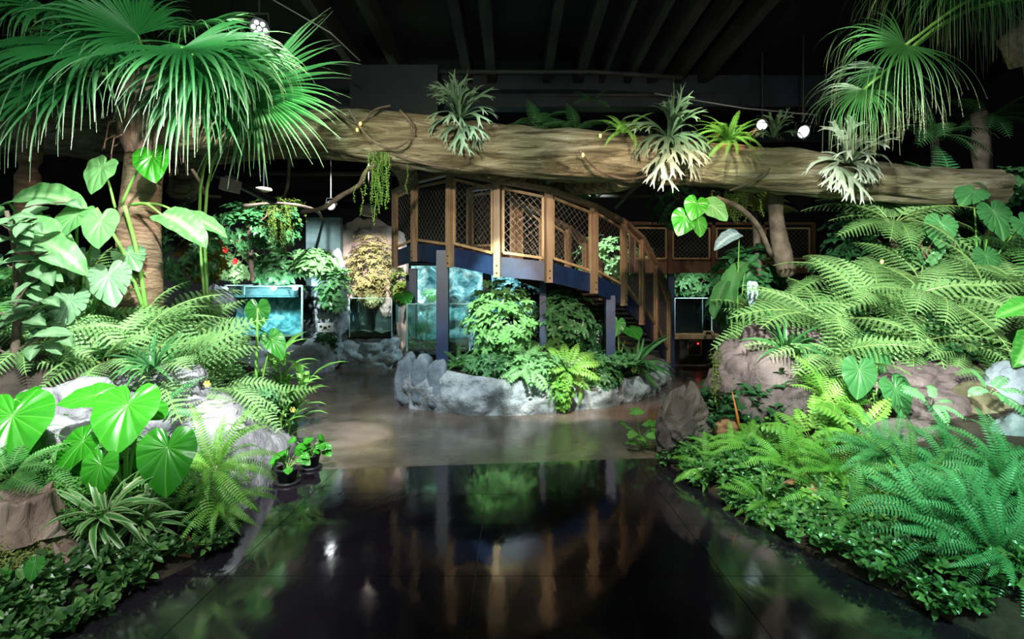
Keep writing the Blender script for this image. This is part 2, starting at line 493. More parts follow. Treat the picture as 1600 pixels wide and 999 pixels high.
def structure(mb, name, mat, smooth=False, parent=None):
    o = part(mb, name, mat, parent, smooth)
    if parent is None: o['kind'] = 'structure'
    return o


mb = MB(); mb.box((0, 8.0, -.16), (20, 20, .3)); flo = structure(mb, 'floor', M_FC)
# black gloss sheets: rows of panels up to a slanting front line, thin joints between them


def front_line(x): return 4.98 + .115 * (x + .2)


rows = [.2, 1.25, 2.27, 2.95, 3.62, 4.2]
cols = [-5, -3.3, -1.55, -.2, 1.15, 2.7, 5]
for i in range(len(rows)):
    for j in range(len(cols) - 1):
        a, b = cols[j] + .002, cols[j + 1] - .002
        y0 = rows[i] + .002
        ya = yb = (rows[i + 1] - .002) if i + 1 < len(rows) else None
        if ya is None: ya, yb = front_line(a), front_line(b)
        m = MB()
        m.add([(a, y0, -.01), (b, y0, -.01), (b, yb, -.01), (a, ya, -.01), (a, y0, .006), (b, y0, .006), (b, yb, .006), (a, ya, .006)],
              [(0, 3, 2, 1), (4, 5, 6, 7), (0, 1, 5, 4), (1, 2, 6, 5), (2, 3, 7, 6), (3, 0, 4, 7)])
        part(m, 'floor_panel', M_FB, flo)

mb = MB(); mb.box((0, 8, 5.75), (20, 20, .1)); cei = structure(mb, 'ceiling', M_CEIL)
mb = MB(); mb.box((0, 16.6, 2.8), (20, .2, 5.8)); structure(mb, 'wall_back', M_WALL)
mb = MB(); mb.box((-9.2, 8, 2.8), (.2, 20, 5.8)); structure(mb, 'wall_left', M_WALL)
mb = MB(); mb.box((9.2, 8, 2.8), (.2, 20, 5.8)); structure(mb, 'wall_right', M_WALL)

rnd = random.Random(5)
for x in (-2.6, -1.9, -.75, -.35, .6, 1.15, 1.55, 2.0, 2.42, 2.85, 3.3):
    w = rnd.uniform(.07, .16)
    m = MB(); m.box((x, 7.4, 5.45), (w, 6.4, .34)); part(m, 'joist', M_JOIST, cei)
for y, z, h in ((9.6, 5.15, .55), (11.8, 5.1, .4)):
    m = MB(); m.box((0.6, y, z), (14, .28, h)); part(m, 'cross_beam', M_DUCT, cei)
for pts, r, mt in (([(-3.2, 8.2, 4.95), (1.2, 8.2, 4.95), (2.6, 8.3, 4.9)], .035, M_JOIST), ([(-6, 7.3, 4.55), (-2.9, 7.3, 4.5)], .09, M_DUCT),
                   ([(.2, 8.6, 4.75), (3.2, 8.6, 4.75)], .03, M_JOIST), ([(-5, 9, 4.4), (-1.4, 9, 4.35), (-1.0, 9, 4.2), (-1.0, 9, 3.6)], .05, M_DUCT),
                   ([(-3.3, 6, 5.2), (-2.2, 6.6, 4.75), (-1.9, 6.8, 4.5)], .008, M_GREYM), ([(2.2, 8.4, 4.7), (3.5, 8.2, 4.4), (4.6, 8.2, 4.3)], .012, M_GREYM),
                   ([(-.5, 12.5, 3.9), (4.5, 12.5, 3.9)], .04, M_JOIST), ([(-6, 12, 4.3), (-1, 12, 4.3)], .05, M_JOIST)):
    m = MB(); m.tube(pts, r, 8); part(m, 'pipe', mt, cei, True)
m = MB(); m.box((-1.75, 8.4, 4.62), (1.3, .7, .75)); part(m, 'air_duct', M_DUCT, cei)


def terrain(name, fn, xs, ys, label, sign):
    m = MB()
    idx = {}
    for j, y in enumerate(ys):
        e = lerp_tab(EL if sign < 0 else ER, y)
        for i, d in enumerate(xs):
            x = max(-9.05, min(9.05, e + sign * d))
            idx[i, j] = len(m.v)
            m.v.append((x, y, -.02 if i == 0 else fn(x, y))); m.t.append(0)
    for j in range(len(ys) - 1):
        for i in range(len(xs) - 1):
            m.f.append((idx[i, j], idx[i + 1, j], idx[i + 1, j + 1], idx[i, j + 1])); m.m.append(0)
    return thing(m, name, M_SOIL, label, 'planting bed', True)


DX = [0, .02, .08, .16, .3, .45, .6, .8, 1, 1.2, 1.5, 1.8, 2.2, 2.7, 3.3, 4, 5]
DY = [.5 + .2 * k for k in range(62)]
terrain('soil_bed', gl, DX, DY, 'dark soil bank under the plants left of the path', -1)
terrain('soil_bed', gr, DX, DY, 'dark soil bank under the plants right of the path', 1)

# ------------------------------------------------------------------ rocks
_ico = {}


def ico(sub):
    if sub not in _ico:
        import bmesh
        bm = bmesh.new(); bmesh.ops.create_icosphere(bm, subdivisions=sub, radius=1)
        bm.verts.ensure_lookup_table()
        _ico[sub] = ([v.co.copy() for v in bm.verts], [tuple(v.index for v in f.verts) for f in bm.faces])
        bm.free()
    return _ico[sub]


def rock(label, c, size, seed=0, mat=None, rz=0, tilt=0, amp=.22, sub=5, crease=.5, box=.0, name='boulder', taper=0):
    c = V(c)
    vs, fs = ico(sub)
    o = V((seed * 7.3, seed * 3.1, seed * 1.7))
    Rm = Matrix.Rotation(R(rz), 3, 'Z') @ Matrix.Rotation(R(tilt), 3, 'Y')
    m = MB(); out = []
    for v in vs:
        n1 = noise.noise(v * 1.1 + o); n2 = noise.noise(v * 2.6 + o); n3 = noise.noise(v * 6.5 + o)
        n4 = abs(noise.noise(V((v.x * 1.6, v.y * 1.6, v.z * 3.2)) + o * 2))
        k = 1 + amp * n1 * 1.5 + amp * .6 * n2 + amp * .22 * n3 - crease * amp * max(0, .13 - n4) * 6
        q = v * k
        if box:
            mx = max(abs(v.x), abs(v.y), abs(v.z)); q = q.lerp(v / mx * k * .8, box)
        if taper: q = V((q.x * (1 - taper * (v.z + 1) / 2), q.y * (1 - taper * (v.z + 1) / 2), q.z))
        q = V((q.x * size[0] / 2, q.y * size[1] / 2, max(q.z, -.9) * size[2] / 2))
        out.append(c + Rm @ q)
    m.add(out, fs)
    base = V((c.x, c.y, min(p.z for p in out)))
    return thing(m, name, mat or M_ROCKG, label, 'rock', True, base)


def chain_rock(label, pts, seed, mat, n_ring=28, amp=.08, cat='rock', name='rock_ledge'):
    """a rock face lofted along a line: each entry is (foot, crown, back) of the cross-section"""
    m = MB()
    P = [smooth_path([p[k] for p in pts], 10) for k in range(3)]
    N = len(P[0]); K = 14
    o = V((seed * 5.1, seed * 2.3, seed))
    for i in range(N):
        a, b, c = P[0][i], P[1][i], P[2][i]
        mid = (a + b) / 2
        outw = (a - c); outw.z = 0; outw.normalize()
        for k in range(K):
            s = k / (K - 1)
            if s < .6:
                u = s / .6
                q = a.lerp(b, u) + outw * .10 * math.sin(math.pi * u)
                w = math.sin(math.pi * min(1, u + .15)) ** .5
            else:
                u = (s - .6) / .4
                q = b.lerp(c, u) + V((0, 0, .04 * math.sin(math.pi * u))); w = 1 - u * .5
            nn = noise.noise(q * 2.1 + o) + .5 * noise.noise(q * 5.3 + o) + .25 * noise.noise(q * 12 + o)
            rg = max(0, .15 - abs(noise.noise(V((q.x * 1.9, q.y * 1.9, q.z * .8)) + o))) * 3
            q = q + (outw * .8 + V((0, 0, .5))) * amp * w * (nn - rg)
            if k == 0: q.z = -.01
            m.v.append(tuple(q)); m.t.append(0)
    for i in range(N - 1):
        for k in range(K - 1):
            m.f.append((i * K + k, (i + 1) * K + k, (i + 1) * K + k + 1, i * K + k + 1)); m.m.append(0)
    m.f.append(tuple(range(K))); m.f.append(tuple(range((N - 1) * K, N * K))[::-1]); m.m += [0, 0]
    b = P[0][N // 2]
    return thing(m, name, mat, label, cat, True, (b.x, b.y, 0))


# pale sprayed-concrete rock face of the left bank: along the path, then turning left behind the elephant ears
chain_rock('smooth pale grey rock slope at the path beside the small black pots', [
    (W(330, 812, 3.55), W(285, 705, 3.75), W(250, 670, 4.1)), (V((-1.9, 3.78, 0)), W(335, 670, 4.0), W(290, 640, 4.3)),
    (W(392, 790, 3.95), W(366, 645, 4.25), W(320, 610, 4.7)),
    (W(428, 752, 4.5), W(385, 645, 4.6), W(330, 600, 5.0)),
    (W(460, 712, 5.25), W(420, 660, 5.2), W(380, 600, 5.5)),
    (W(462, 690, 5.75), W(440, 660, 5.7), W(400, 610, 6.0))], 3, M_ROCKG, amp=.05)
rock('pale grey rock boulder behind the big elephant ear leaves', W(140, 672, 3.95), (1.15, .7, .8), 11, M_ROCKG, 10, 0, .24, box=.3, crease=1.2)
rock('white lit rock at the left edge below the small tree', W(40, 690, 3.7), (.9, .6, .55), 12, M_ROCKG, 0, 12, .2)
rock('grey knobbly rock beneath the left fern bank', W(90, 600, 4.3), (.7, .5, .55), 14, M_ROCKG, 0, 0, .26)
rock('grey rock under the fern fronds behind the elephant ears', W(250, 625, 4.35), (.9, .5, .6), 15, M_ROCKG, 0, 0, .22, box=.3)
for px, py, Y, sx, sy, sz, lab in ((328, 632, 4.35, .36, .3, .1, 'topmost flat grey stone stacked above the pale rock slope'),
                                   (322, 645, 4.25, .44, .32, .1, 'middle flat stone of the stack above the pale rock slope'),
                                   (335, 662, 4.2, .52, .34, .12, 'lowest flat stone of the stack above the pale rock slope')):
    rock(lab, W(px, py, Y), (sx, sy, sz), int(py), M_SLAB, 12, 4, .18, 4, .2, .5, 'flat_stone')
# mauve boulders of the right bank
rock('large mauve brown boulder at the bend of the path on the right', W(1215, 606, 5.75), (1.7, 1.2, 1.55), 21, M_ROCKM, 25, -14, .15, crease=.9, box=.3)
rock('pointed mauve boulder at the path edge before the large boulder', W(1072, 668, 5.05), (.72, .6, .82), 26, M_ROCKM, 10, 8, .15, crease=1.6, box=.35, taper=.55)
rock('mauve boulder half hidden behind the lime ferns on the right', W(1250, 655, 5.1), (1.2, .7, .75), 23, M_ROCKM, 0, 0, .2)
rock('long mauve boulder above the two dark cheese plant leaves', W(1440, 600, 4.95), (1.25, .7, .42), 24, M_ROCKM, -6, 3, .2, crease=.9)
rock('rounded tan boulder on the right bank below the long boulder', W(1468, 655, 4.6), (.72, .55, .5), 25, M_ROCKM, 0, 8, .2)
rock('olive striped boulder beside the tan one on the right', W(1530, 650, 4.5), (.45, .5, .5), 33, rough_mat('rock_olive', [(.3, (.06, .06, .03)), (.7, (.22, .2, .12))], 3, .75, .7, 8), 0, 8, .2)
rock('blue grey boulder high at the right edge', W(1578, 625, 4.55), (.5, .5, .6), 27, M_ROCKB, 0, 0, .22)
rock('blue grey boulder low at the right edge by the green fern', W(1600, 725, 3.9), (.42, .5, .62), 28, M_ROCKB, 0, 0, .22)
rock('brown boulder showing between the lime ferns and the sword fern', W(1420, 705, 4.3), (.8, .6, .5), 29, M_ROCKM, 0, 0, .2)
rock('small rust brown stone below the orange spike', W(1135, 672, 4.9), (.26, .2, .2), 30, rough_mat('rock_rust', [(.3, (.2, .09, .05)), (.7, (.4, .2, .13))], 5, .8, .6), 0, 25, .25, 4, .4, .3)

# ------------------------------------------------------------------ island planter
ISL = [(-1.62, 7.95), (-1.30, 7.5), (-.59, 7.16), (0, 7.12), (.43, 7.26), (1.16, 7.6), (1.94, 8.2), (2.6, 9.3), (2.95, 10.4), (2.5, 11.5), (1, 11.9), (-.8, 11.2), (-1.75, 9.9), (-1.85, 8.8)]
IRIM = [.56, .6, .50, .46, .45, .40, .34, .3, .4, .5, .5, .5, .6, .7]


def island():
    root = empty('island_planter', (.5, 9.3, 0), 'rocky grey planter island in the middle of the floor under the stair', 'planter')
    n = len(ISL); cx, cy = .5, 9.4
    pts = [V((x, y, r)) for (x, y), r in zip(ISL, IRIM)]
    P = smooth_path([pts[-1]] + pts + [pts[0], pts[1]], 14)[14:14 + 14 * n]
    N = len(P); m = MB(); K = 22
    for i in range(N):
        p = P[i]; q = P[(i + 1) % N]
        d = (q - p); d.z = 0; d.normalize()
        out = V((d.y, -d.x, 0)); rim = p.z
        for k in range(K):
            s = k / (K - 1)
            if s < .7:
                u = s / .7
                b = V((p.x, p.y, rim * u)) + out * (.07 * math.sin(math.pi * u) - .10 * u)
            else:
                u = (s - .7) / .3
                b = V((p.x, p.y, rim - .08 * u * u)) - out * (.10 + .28 * u)
            a = .11 * (.4 + .6 * math.sin(math.pi * min(1, s + .1)))
            h = noise.noise(b * 3.2) + .6 * noise.noise(b * 7.5) + .3 * noise.noise(b * 15)
            rg = max(0, .24 - abs(noise.noise(V((b.x * 2.6, b.y * 2.6, b.z * .9)) + V((4, 1, 2))))) * 4.2
            b = b + (out + V((0, 0, .35))) * a * (h - rg)
            if k == 0: b.z = -.01
            m.v.append(tuple(b)); m.t.append(0)
    for i in range(N):
        for k in range(K - 1):
            j = (i + 1) % N
            m.f.append((i * K + k, j * K + k, j * K + k + 1, i * K + k + 1)); m.m.append(0)
    part(m, 'rock_rim', M_ROCKI, root, True)
    m = MB(); vs = [V((.5, 9.4, .62))] + [V((p.x, p.y, p.z - .1)) + (V((cx, cy, 0)) - V((p.x, p.y, 0))).normalized() * .3 for p in P]
    m.add(vs, [(0, i + 1, (i + 1) % N + 1) for i in range(N)])
    part(m, 'soil', M_SOIL, root, True)
    # big vertical lobes at the left end under the tank
    return root


island()
for k, (px, py, Y, sx, sz) in enumerate(((636, 590, 8.0, .34, .8), (660, 592, 7.75, .34, .78), (684, 597, 7.6, .32, .72))):
    rock(('leftmost', 'middle', 'rightmost')[k] + ' upright blue grey rock lobe on the island below the glass tank', W(px, py, Y - .12) + V((0, .0, -.03)), (sx, .42, sz), 40 + k, M_ROCKB, 0, 0, .13, 4, .5, .4, 'rock_lobe')


# ------------------------------------------------------------------ overhead log
def log():
    tab = [(-40, 195, 7.6, 40), (90, 205, 7.2, 40), (220, 214, 6.9, 38), (340, 216, 6.7, 38), (450, 210, 6.6, 37), (560, 213, 6.5, 38), (700, 228, 6.45, 39), (850, 240, 6.4, 37),
           (950, 247, 6.35, 37), (1060, 255, 6.3, 36), (1150, 262, 6.25, 35), (1250, 270, 6.2, 34), (1340, 280, 6.15, 31), (1450, 292, 6.1, 29), (1560, 296, 6.1, 28)]
    P = smooth_path([W(x, y, Y) for x, y, Y, r in tab], 16)
    Rr = smooth_path([V((r / F * Y, 0, 0)) for x, y, Y, r in tab], 16)
    m = MB(); n = 40
    for i, p in enumerate(P):
        d = (P[min(i + 1, len(P) - 1)] - P[max(i - 1, 0)]).normalized()
        a = d.cross(V((0, 0, 1))).normalized(); b = a.cross(d)
        for k in range(n):
            an = 2 * math.pi * k / n
            u = a * math.cos(an) + b * math.sin(an)
            q = u * 1.0 + V((p.x * .55, 0, 0))
            h = .10 * noise.noise(q * 1.3) + .10 * noise.noise(V((p.x * 1.2, u.y * 3.2, u.z * 3.2))) + .06 * noise.noise(V((p.x * 3.0, u.y * 8, u.z * 8)))
            g = max(0, .13 - abs(noise.noise(V((p.x * .8, u.y * 2.6 + 5, u.z * 2.6))))) * 1.3
            m.v.append(tuple(p + u * Rr[i].x * (1 + h * 1.5 - g))); m.t.append(0)
    for i in range(len(P) - 1):
        for k in range(n):
            m.f.append((i * n + k, (i + 1) * n + k, (i + 1) * n + (k + 1) % n, i * n + (k + 1) % n)); m.m.append(0)
    root = empty('fallen_log', P[0], 'huge weathered log spanning overhead from palm to right bank', 'log')
    part(m, 'log_trunk', M_LOG, root, True)
    # roots hanging below, seen behind the handrail
    for pts, r in (([W(980, 268, 6.5), W(960, 280, 6.9), W(900, 290, 7.6), W(850, 300, 8.6)], [.2, .17, .13, .1]),
                   ([W(760, 252, 6.6), W(800, 268, 7.2), W(840, 285, 8.4)], [.2, .16, .12]),
                   ([W(330, 225, 6.8), W(300, 250, 7.2), W(285, 300, 7.8)], [.2, .18, .2]),
                   ([W(600, 235, 6.7), W(632, 262, 7.6), W(640, 290, 9.)], [.15, .16, .16])):
        q = smooth_path(pts, 6); mm = MB()
        rr = smooth_path([V((x, 0, 0)) for x in r], 6)
        mm.tube(q, [v.x for v in rr], 12); part(mm, 'root', M_LOG, root, True)
    return root


log()


# ------------------------------------------------------------------ curved stair with timber balustrade
ST = [(617, 9.2, 3.34, 418), (647, 8.6, 3.38, 409), (703, 7.8, 3.33, 418), (777, 7.4, 3.13, 434), (857, 7.5, 3.03, 442), (928, 8.0, 2.89, 459), (975, 8.6, 2.74, 478),
      (1003, 9.2, 2.56, 508), (1025, 9.9, 2.16, 535), (1045, 10.7, 1.52, 572)]


def prism(m, a0, a1, b1, b0, nrm, th):
    """quad a0-a1-b1-b0 thickened along nrm"""
    h = V(nrm).normalized() * th / 2
    q = [V(p) for p in (a0, a1, b1, b0)]
    m.add([p - h for p in q] + [p + h for p in q], [(0, 3, 2, 1), (4, 5, 6, 7), (0, 1, 5, 4), (1, 2, 6, 5), (2, 3, 7, 6), (3, 0, 4, 7)])


def mesh_panel(root, A0, A1, B1, B0, mat_f, fw=.035, name='panel_frame', cell=.1, wire=True):
    """frame of four battens with diamond wire mesh; A0-A1 bottom edge, B0-B1 top edge"""
    x = (A1 - A0); nrm = x.cross(V((0, 0, 1))).normalized()
    m = MB(); up = nrm
    for a, b in ((A0, A1), (B0, B1), (A0, B0), (A1, B1)):
        m.bar(a, b, fw, .03, up, 0)
    fr = part(m, name, mat_f, root)
    if not wire: return fr
    m = MB()
    L = x.length; H = ((B0 - A0).length + (B1 - A1).length) / 2

    def at(u, v): return A0.lerp(A1, u).lerp(B0.lerp(B1, u), v)
    n = int((L + H) / cell) + 1
    for sgn in (0, 1):
        for k in range(1, n):
            c = k * cell      # s + h = c
            pts = []
            s0 = max(0, c - H); s1 = min(L, c)
            if s1 - s0 < .02: continue
            u0, v0, u1, v1 = s0 / L, (c - s0) / H, s1 / L, (c - s1) / H
            if sgn: u0, u1 = 1 - u0, 1 - u1
            m.bar(at(u0, min(1, v0)), at(u1, max(0, v1)), .002, .002, nrm)
    part(m, 'wire_mesh', M_WIRE, fr)
    return fr


def railing(root, posts, lapbot, mat_p, mat_f, rail_w=.11, post_w=.09, inner=False, gap=.10, bolts=True):
    """posts: list of (x, y, z of rail top); lapbot: z of each post's foot"""
    P = [V(p) for p in posts]
    for i in range(len(P)):
        a = P[max(i - 1, 0)]; b = P[min(i + 1, len(P) - 1)]
        t = (b - a); t.z = 0; t.normalize(); nn = V((t.y, -t.x, 0))
        m = MB()
        z0, z1 = lapbot[i], P[i].z - .03
        Mx = Matrix((t, nn, V((0, 0, 1)))).transposed()
        m.box((P[i].x, P[i].y, (z0 + z1) / 2), (post_w, post_w * .9, z1 - z0), Mx)
        po = part(m, 'post', mat_p, root)
        if bolts:
            for dz in (.06, .16):
                m = MB(); m.lathe([(.012, 0), (.012, .008), (.006, .012)], 8, V((P[i].x, P[i].y, z0 + dz)) + nn * post_w * .45, nn.to_track_quat('Z', 'Y').to_matrix())
                part(m, 'bolt', M_BOLT, po)
    for i in range(len(P) - 1):
        a, b = P[i], P[i + 1]
        m = MB(); m.bar(a, b, rail_w, .06, (0, 0, 1), .03); part(m, 'handrail', mat_p, root)
        t = (b - a); t.z = 0; L = t.length; t.normalize()
        g = post_w / 2 + .035
        if L < .35: continue
        za = a.z - .10; zb = b.z - .10
        dz = (b.z - a.z) / L
        ba = (lapbot[i] + .34) if not inner else a.z - .95
        bb = (lapbot[i + 1] + .34) if not inner else b.z - .95
        A0 = V((a.x, a.y, ba)) + t * g; A1 = V((b.x, b.y, bb)) - t * g
        B0 = V((a.x, a.y, za)) + t * g; B1 = V((b.x, b.y, zb)) - t * g
        mesh_panel(root, A0, A1, B1, B0, mat_f)


def stair():
    root = empty('curved_stair', (.5, 8.6, .5), 'curved timber stair and landing with wire mesh balustrade over the island', 'stair')
    outer = []; foot = []
    for px, Y, z, fy in ST:
        x = (px - CX) / F * Y
        outer.append(V((x, Y, z))); foot.append(EYE + (HY - fy) / F * Y)
    railing(root, outer, foot, M_WOOD, M_WOODF)
    # inner railing
    inner = []; n = len(outer)
    ctr = V((.9, 10.6, 0))
    for i, p in enumerate(outer):
        a = outer[max(i - 1, 0)]; b = outer[min(i + 1, n - 1)]
        t = (b - a); t.z = 0; t.normalize()
        nn = V((-t.y, t.x, 0))
        inner.append(p + nn * 1.05)
    railing(root, inner[1:9], [p.z - 1.12 for p in inner[1:9]], M_WOOD, M_WOODF, inner=True, bolts=False)
    # steel fascia plates, landing boards and treads
    for i in range(n - 1):
        a, b = outer[i], outer[i + 1]
        d0 = a.z - 1.02; d1 = b.z - 1.02
        t = (b - a); t.z = 0; L = t.length; t.normalize(); nn = V((t.y, -t.x, 0))
        off = -nn * .045
        f0 = foot[i] + .0; f1 = foot[i + 1] + .0
        m = MB()
        prism(m, V((a.x, a.y, f0 + .02)) + off, V((b.x, b.y, f1 + .02)) + off, V((b.x, b.y, f1 + .29)) + off, V((a.x, a.y, f0 + .29)) + off, nn, .03)
        part(m, 'fascia_plate', M_STEEL, root)
        ai, bi = inner[i], inner[i + 1]
        m = MB()
        prism(m, V((ai.x, ai.y, ai.z - 1.22)), V((bi.x, bi.y, bi.z - 1.22)), V((bi.x, bi.y, bi.z - .98)), V((ai.x, ai.y, ai.z - .98)), nn, .03)
        part(m, 'inner_stringer', M_WOODR, root)
        steps = 4
        for k in range(steps):
            u0, u1 = k / steps, (k + 1) / steps - .01
            z = (foot[i] + (foot[i + 1] - foot[i]) * (k + .5) / steps) + .27
            o0 = a.lerp(b, u0) + off * 1.4; o1 = a.lerp(b, u1) + off * 1.4; i0 = ai.lerp(bi, u0); i1 = ai.lerp(bi, u1)
            m = MB()
            q = [V((p.x, p.y, z)) for p in (o0, o1, i1, i0)]
            prism(m, *q, (0, 0, 1), .045)
            part(m, 'deck_board' if i < 2 else 'tread', M_WOODR, root)
        if i < 4:   # joists under the landing
            for u in (.15, .5, .85):
                m = MB(); zz = foot[i] + (foot[i + 1] - foot[i]) * u + .13
                p, q = a.lerp(b, u) + off * 2, ai.lerp(bi, u)
                m.bar(V((p.x, p.y, zz)), V((q.x, q.y, zz)), .05, .12); part(m, 'joist', M_STEEL, root)
    # landing continues back
    m = MB(); q = [outer[0] + V((.05, 0, 0)), inner[0] + V((.1, 0, 0)), inner[0] + V((-.1, 1.8, 0)), outer[0] + V((0, 1.8, 0))]
    prism(m, *[V((p.x, p.y, foot[0] + .27)) for p in q], (0, 0, 1), .05); part(m, 'deck_board', M_WOODR, root)
    # steel columns down to the island
    for px, Y, w, top in ((692, 7.92, .17, 392), (646, 9.1, .12, 420), (761, 8.5, .13, 425), (953, 8.45, .14, 462), (848, 8.4, .1, 440), (640, 10.6, .12, 430)):
        c = W(px, 0, Y); zt = W(px, top, Y).z
        m = MB(); m.box((c.x, Y, (zt + .45) / 2 + .0), (w, w, zt - .45)); part(m, 'support_column', M_STEEL, root)
    return root


stair()


def rear_bridge():
    root = empty('rear_bridge', W(1130, 430, 12.2), 'dark red timber bridge with mesh panels far back behind the stair', 'bridge')
    Y = 12.2
    zt = W(0, 350, Y).z; zb = W(0, 428, Y).z
    posts = [V(((px - CX) / F * Y, Y + dy, zt)) for px, dy in ((985, -.1), (1046, 0), (1114, 0), (1190, .0), (1270, .0))]
    railing(root, posts, [zb] * 5, M_WOODR, M_WOODF, bolts=False)
    m = MB(); a, b = posts[0], posts[-1]
    m.box(((a.x + b.x) / 2, Y + .06, zb + .16), (b.x - a.x, .05, .28)); part(m, 'fascia_board', M_WOODR, root)
    m = MB(); m.box(((a.x + b.x) / 2, Y + .75, zb + .3), (b.x - a.x, 1.4, .06)); part(m, 'deck', M_WOODR, root)
    for px in (1052, 1200):
        x = (px - CX) / F * Y
        m = MB(); m.box((x, Y + .2, zb / 2), (.14, .14, zb)); part(m, 'support_column', M_STEEL, root)


rear_bridge()


# ------------------------------------------------------------------ tanks
def tank(label, x0, x1, y0, y1, z0, z1, water=.6, gravel=.08, edge=.02, backing=None, lid=False, frame_dark=True):
    root = empty('glass_tank', ((x0 + x1) / 2, (y0 + y1) / 2, z0), label, 'tank')
    cx, cy = (x0 + x1) / 2, (y0 + y1) / 2; w, d, h = x1 - x0, y1 - y0, z1 - z0
    m = MB(); m.box((cx, cy, z0 + .015), (w, d, .03)); part(m, 'base', M_BLACK, root)
    for c, s in (((cx, y0, z0 + h / 2 + .015), (w, .012, h - .03)), ((x0, cy, z0 + h / 2 + .015), (.012, d, h - .03)), ((x1, cy, z0 + h / 2 + .015), (.012, d, h - .03)), ((cx, y1, z0 + h / 2 + .015), (w, .012, h - .03))):
        m = MB(); m.box(c, s); part(m, 'pane', M_GLASS, root)
    for y in (y0, y1):
        for x in (x0, x1):
            m = MB(); m.box((x, y, z0 + h / 2), (edge, edge, h)); part(m, 'edge_seal', M_GEDGE, root)
        m = MB(); m.box((cx, y, z1), (w, edge, edge * .6)); part(m, 'rim', M_GEDGE, root)
    m = MB()
    nx = 14
    for j in range(2):
        for i in range(nx + 1):
            x = x0 + .02 + (w - .04) * i / nx
            m.v.append((x, y0 + .02 if j == 0 else y1 - .02, z0 + gravel * (1 + .7 * noise.noise(V((x * 5, j * 3, z0)))))); m.t.append(0)
    for i in range(nx): m.f.append((i, i + 1, nx + 2 + i, nx + 1 + i)); m.m.append(0)
    k = len(m.v)
    for i in range(nx + 1): m.v.append((m.v[i][0], m.v[i][1], z0 + .03)); m.t.append(0)
    for i in range(nx): m.f.append((k + i, k + i + 1, i + 1, i)); m.m.append(0)
    part(m, 'gravel', M_GRAVEL, root)
    if water:
        m = MB(); m.box((cx, cy, z0 + .03 + (h * water - .03) / 2), (w - .03, d - .03, h * water - .03)); part(m, 'water', M_WATER, root)
    if backing:
        m = MB(); nx, nz = 40, 24
        for i in range(nx + 1):
            for j in range(nz + 1):
                x = x0 + .02 + (w - .04) * i / nx; z = z0 + .03 + (h * .8 - .05) * j / nz
                q = V((x * 5, 2, z * 2.4))
                m.v.append((x, y1 - .05 - .07 * noise.noise(q) - .05 * abs(noise.noise(q * 2.3)), z)); m.t.append(0)
        for i in range(nx):
            for j in range(nz):
                a = i * (nz + 1) + j
                m.f.append((a, a + nz + 1, a + nz + 2, a + 1)); m.m.append(0)
        part(m, 'backdrop', backing, root, True)
    return root


a, b = W(352, 530, 11.3), W(472, 446, 11.3)
t1 = tank('large aquarium with rippled turquoise backdrop at the far left', a.x, b.x, 11.3, 12.1, a.z, b.z, .82, .05, .03, M_ROCKT)
a, b = W(546, 527, 12.2), W(612, 466, 12.2)
t2 = tank('small open tank half filled with water under the dry pink niche', a.x, b.x, 12.2, 12.9, a.z, b.z, .62, .12, .02)
m = MB(); c = W(583, 508, 12.25); m.box((c.x, 12.26, c.z + .1), (.05, .03, .42)); part(m, 'divider', M_BLACK, t2)
a, b = W(636, 549, 8.35), W(734, 475, 8.35)
t3 = tank('glass tank with teal view standing on the island behind the steel column', a.x, b.x, 8.35, 9.0, a.z, b.z, .3, .14, .022)
a, b = W(1054, 528, 12.9), W(1112, 466, 12.9)
t4 = tank('empty glass tank on a timber counter under the rear bridge', a.x, b.x, 12.9, 13.5, a.z, b.z, 0, .06, .025)
# rock plinths and niche under and around the left tanks
rock('blue grey rock plinth under the large far left aquarium', W(430, 575, 11.7), (2.9, 1.1, 1.5), 51, M_ROCKB, 0, 0, .1, 5, .8, .6)
rock('blue grey rock pillar between the two left tanks', W(515, 475, 12.3), (.95, .8, 2.3), 52, M_ROCKB, 0, 0, .24, 5, 1.4, .6)
rock('grey blue rock plinth under the small half filled tank', W(578, 562, 12.45), (1.6, 1.0, 1.15), 53, M_ROCKB, 0, 0, .18, 5, 1.4, .7)
rock('blue grey boulder at the foot of the rock pillar', W(505, 550, 12.0), (.9, .6, .8), 54, M_ROCKB, 0, 0, .22)
rock('pink lit rough rock wall of the niche above the small tank', W(585, 462, 13.5), (2.0, .6, 4.0), 55, M_PLASTER, 0, 0, .16, 5, .8, .95)
rock('pale pink rock beside the niche foliage', W(606, 462, 12.9), (.45, .4, 1.2), 56, M_PLASTER, 0, 0, .2)
rock('pale rock coping along the rim of the far left aquarium', W(412, 500, 12.45), (2.0, .5, 2.0), 57, M_ROCKB, 0, 0, .16, 5, .8, .9)
rock('grey rock left of the far aquarium below the croton', W(345, 490, 11.2), (.6, .6, 1.2), 58, M_ROCKB, 0, 0, .2)
# grey panel
m = MB(); a, b = W(478, 412, 13.0), W(532, 340, 13.0)
m.box(((a.x + b.x) / 2, 13.1, (b.z) / 2), (b.x - a.x, .2, b.z))
thing(m, 'grey_pillar', M_SLATE, 'flat grey green pillar standing behind the left tanks', 'pillar', origin=((a.x + b.x) / 2, 13.1, 0))
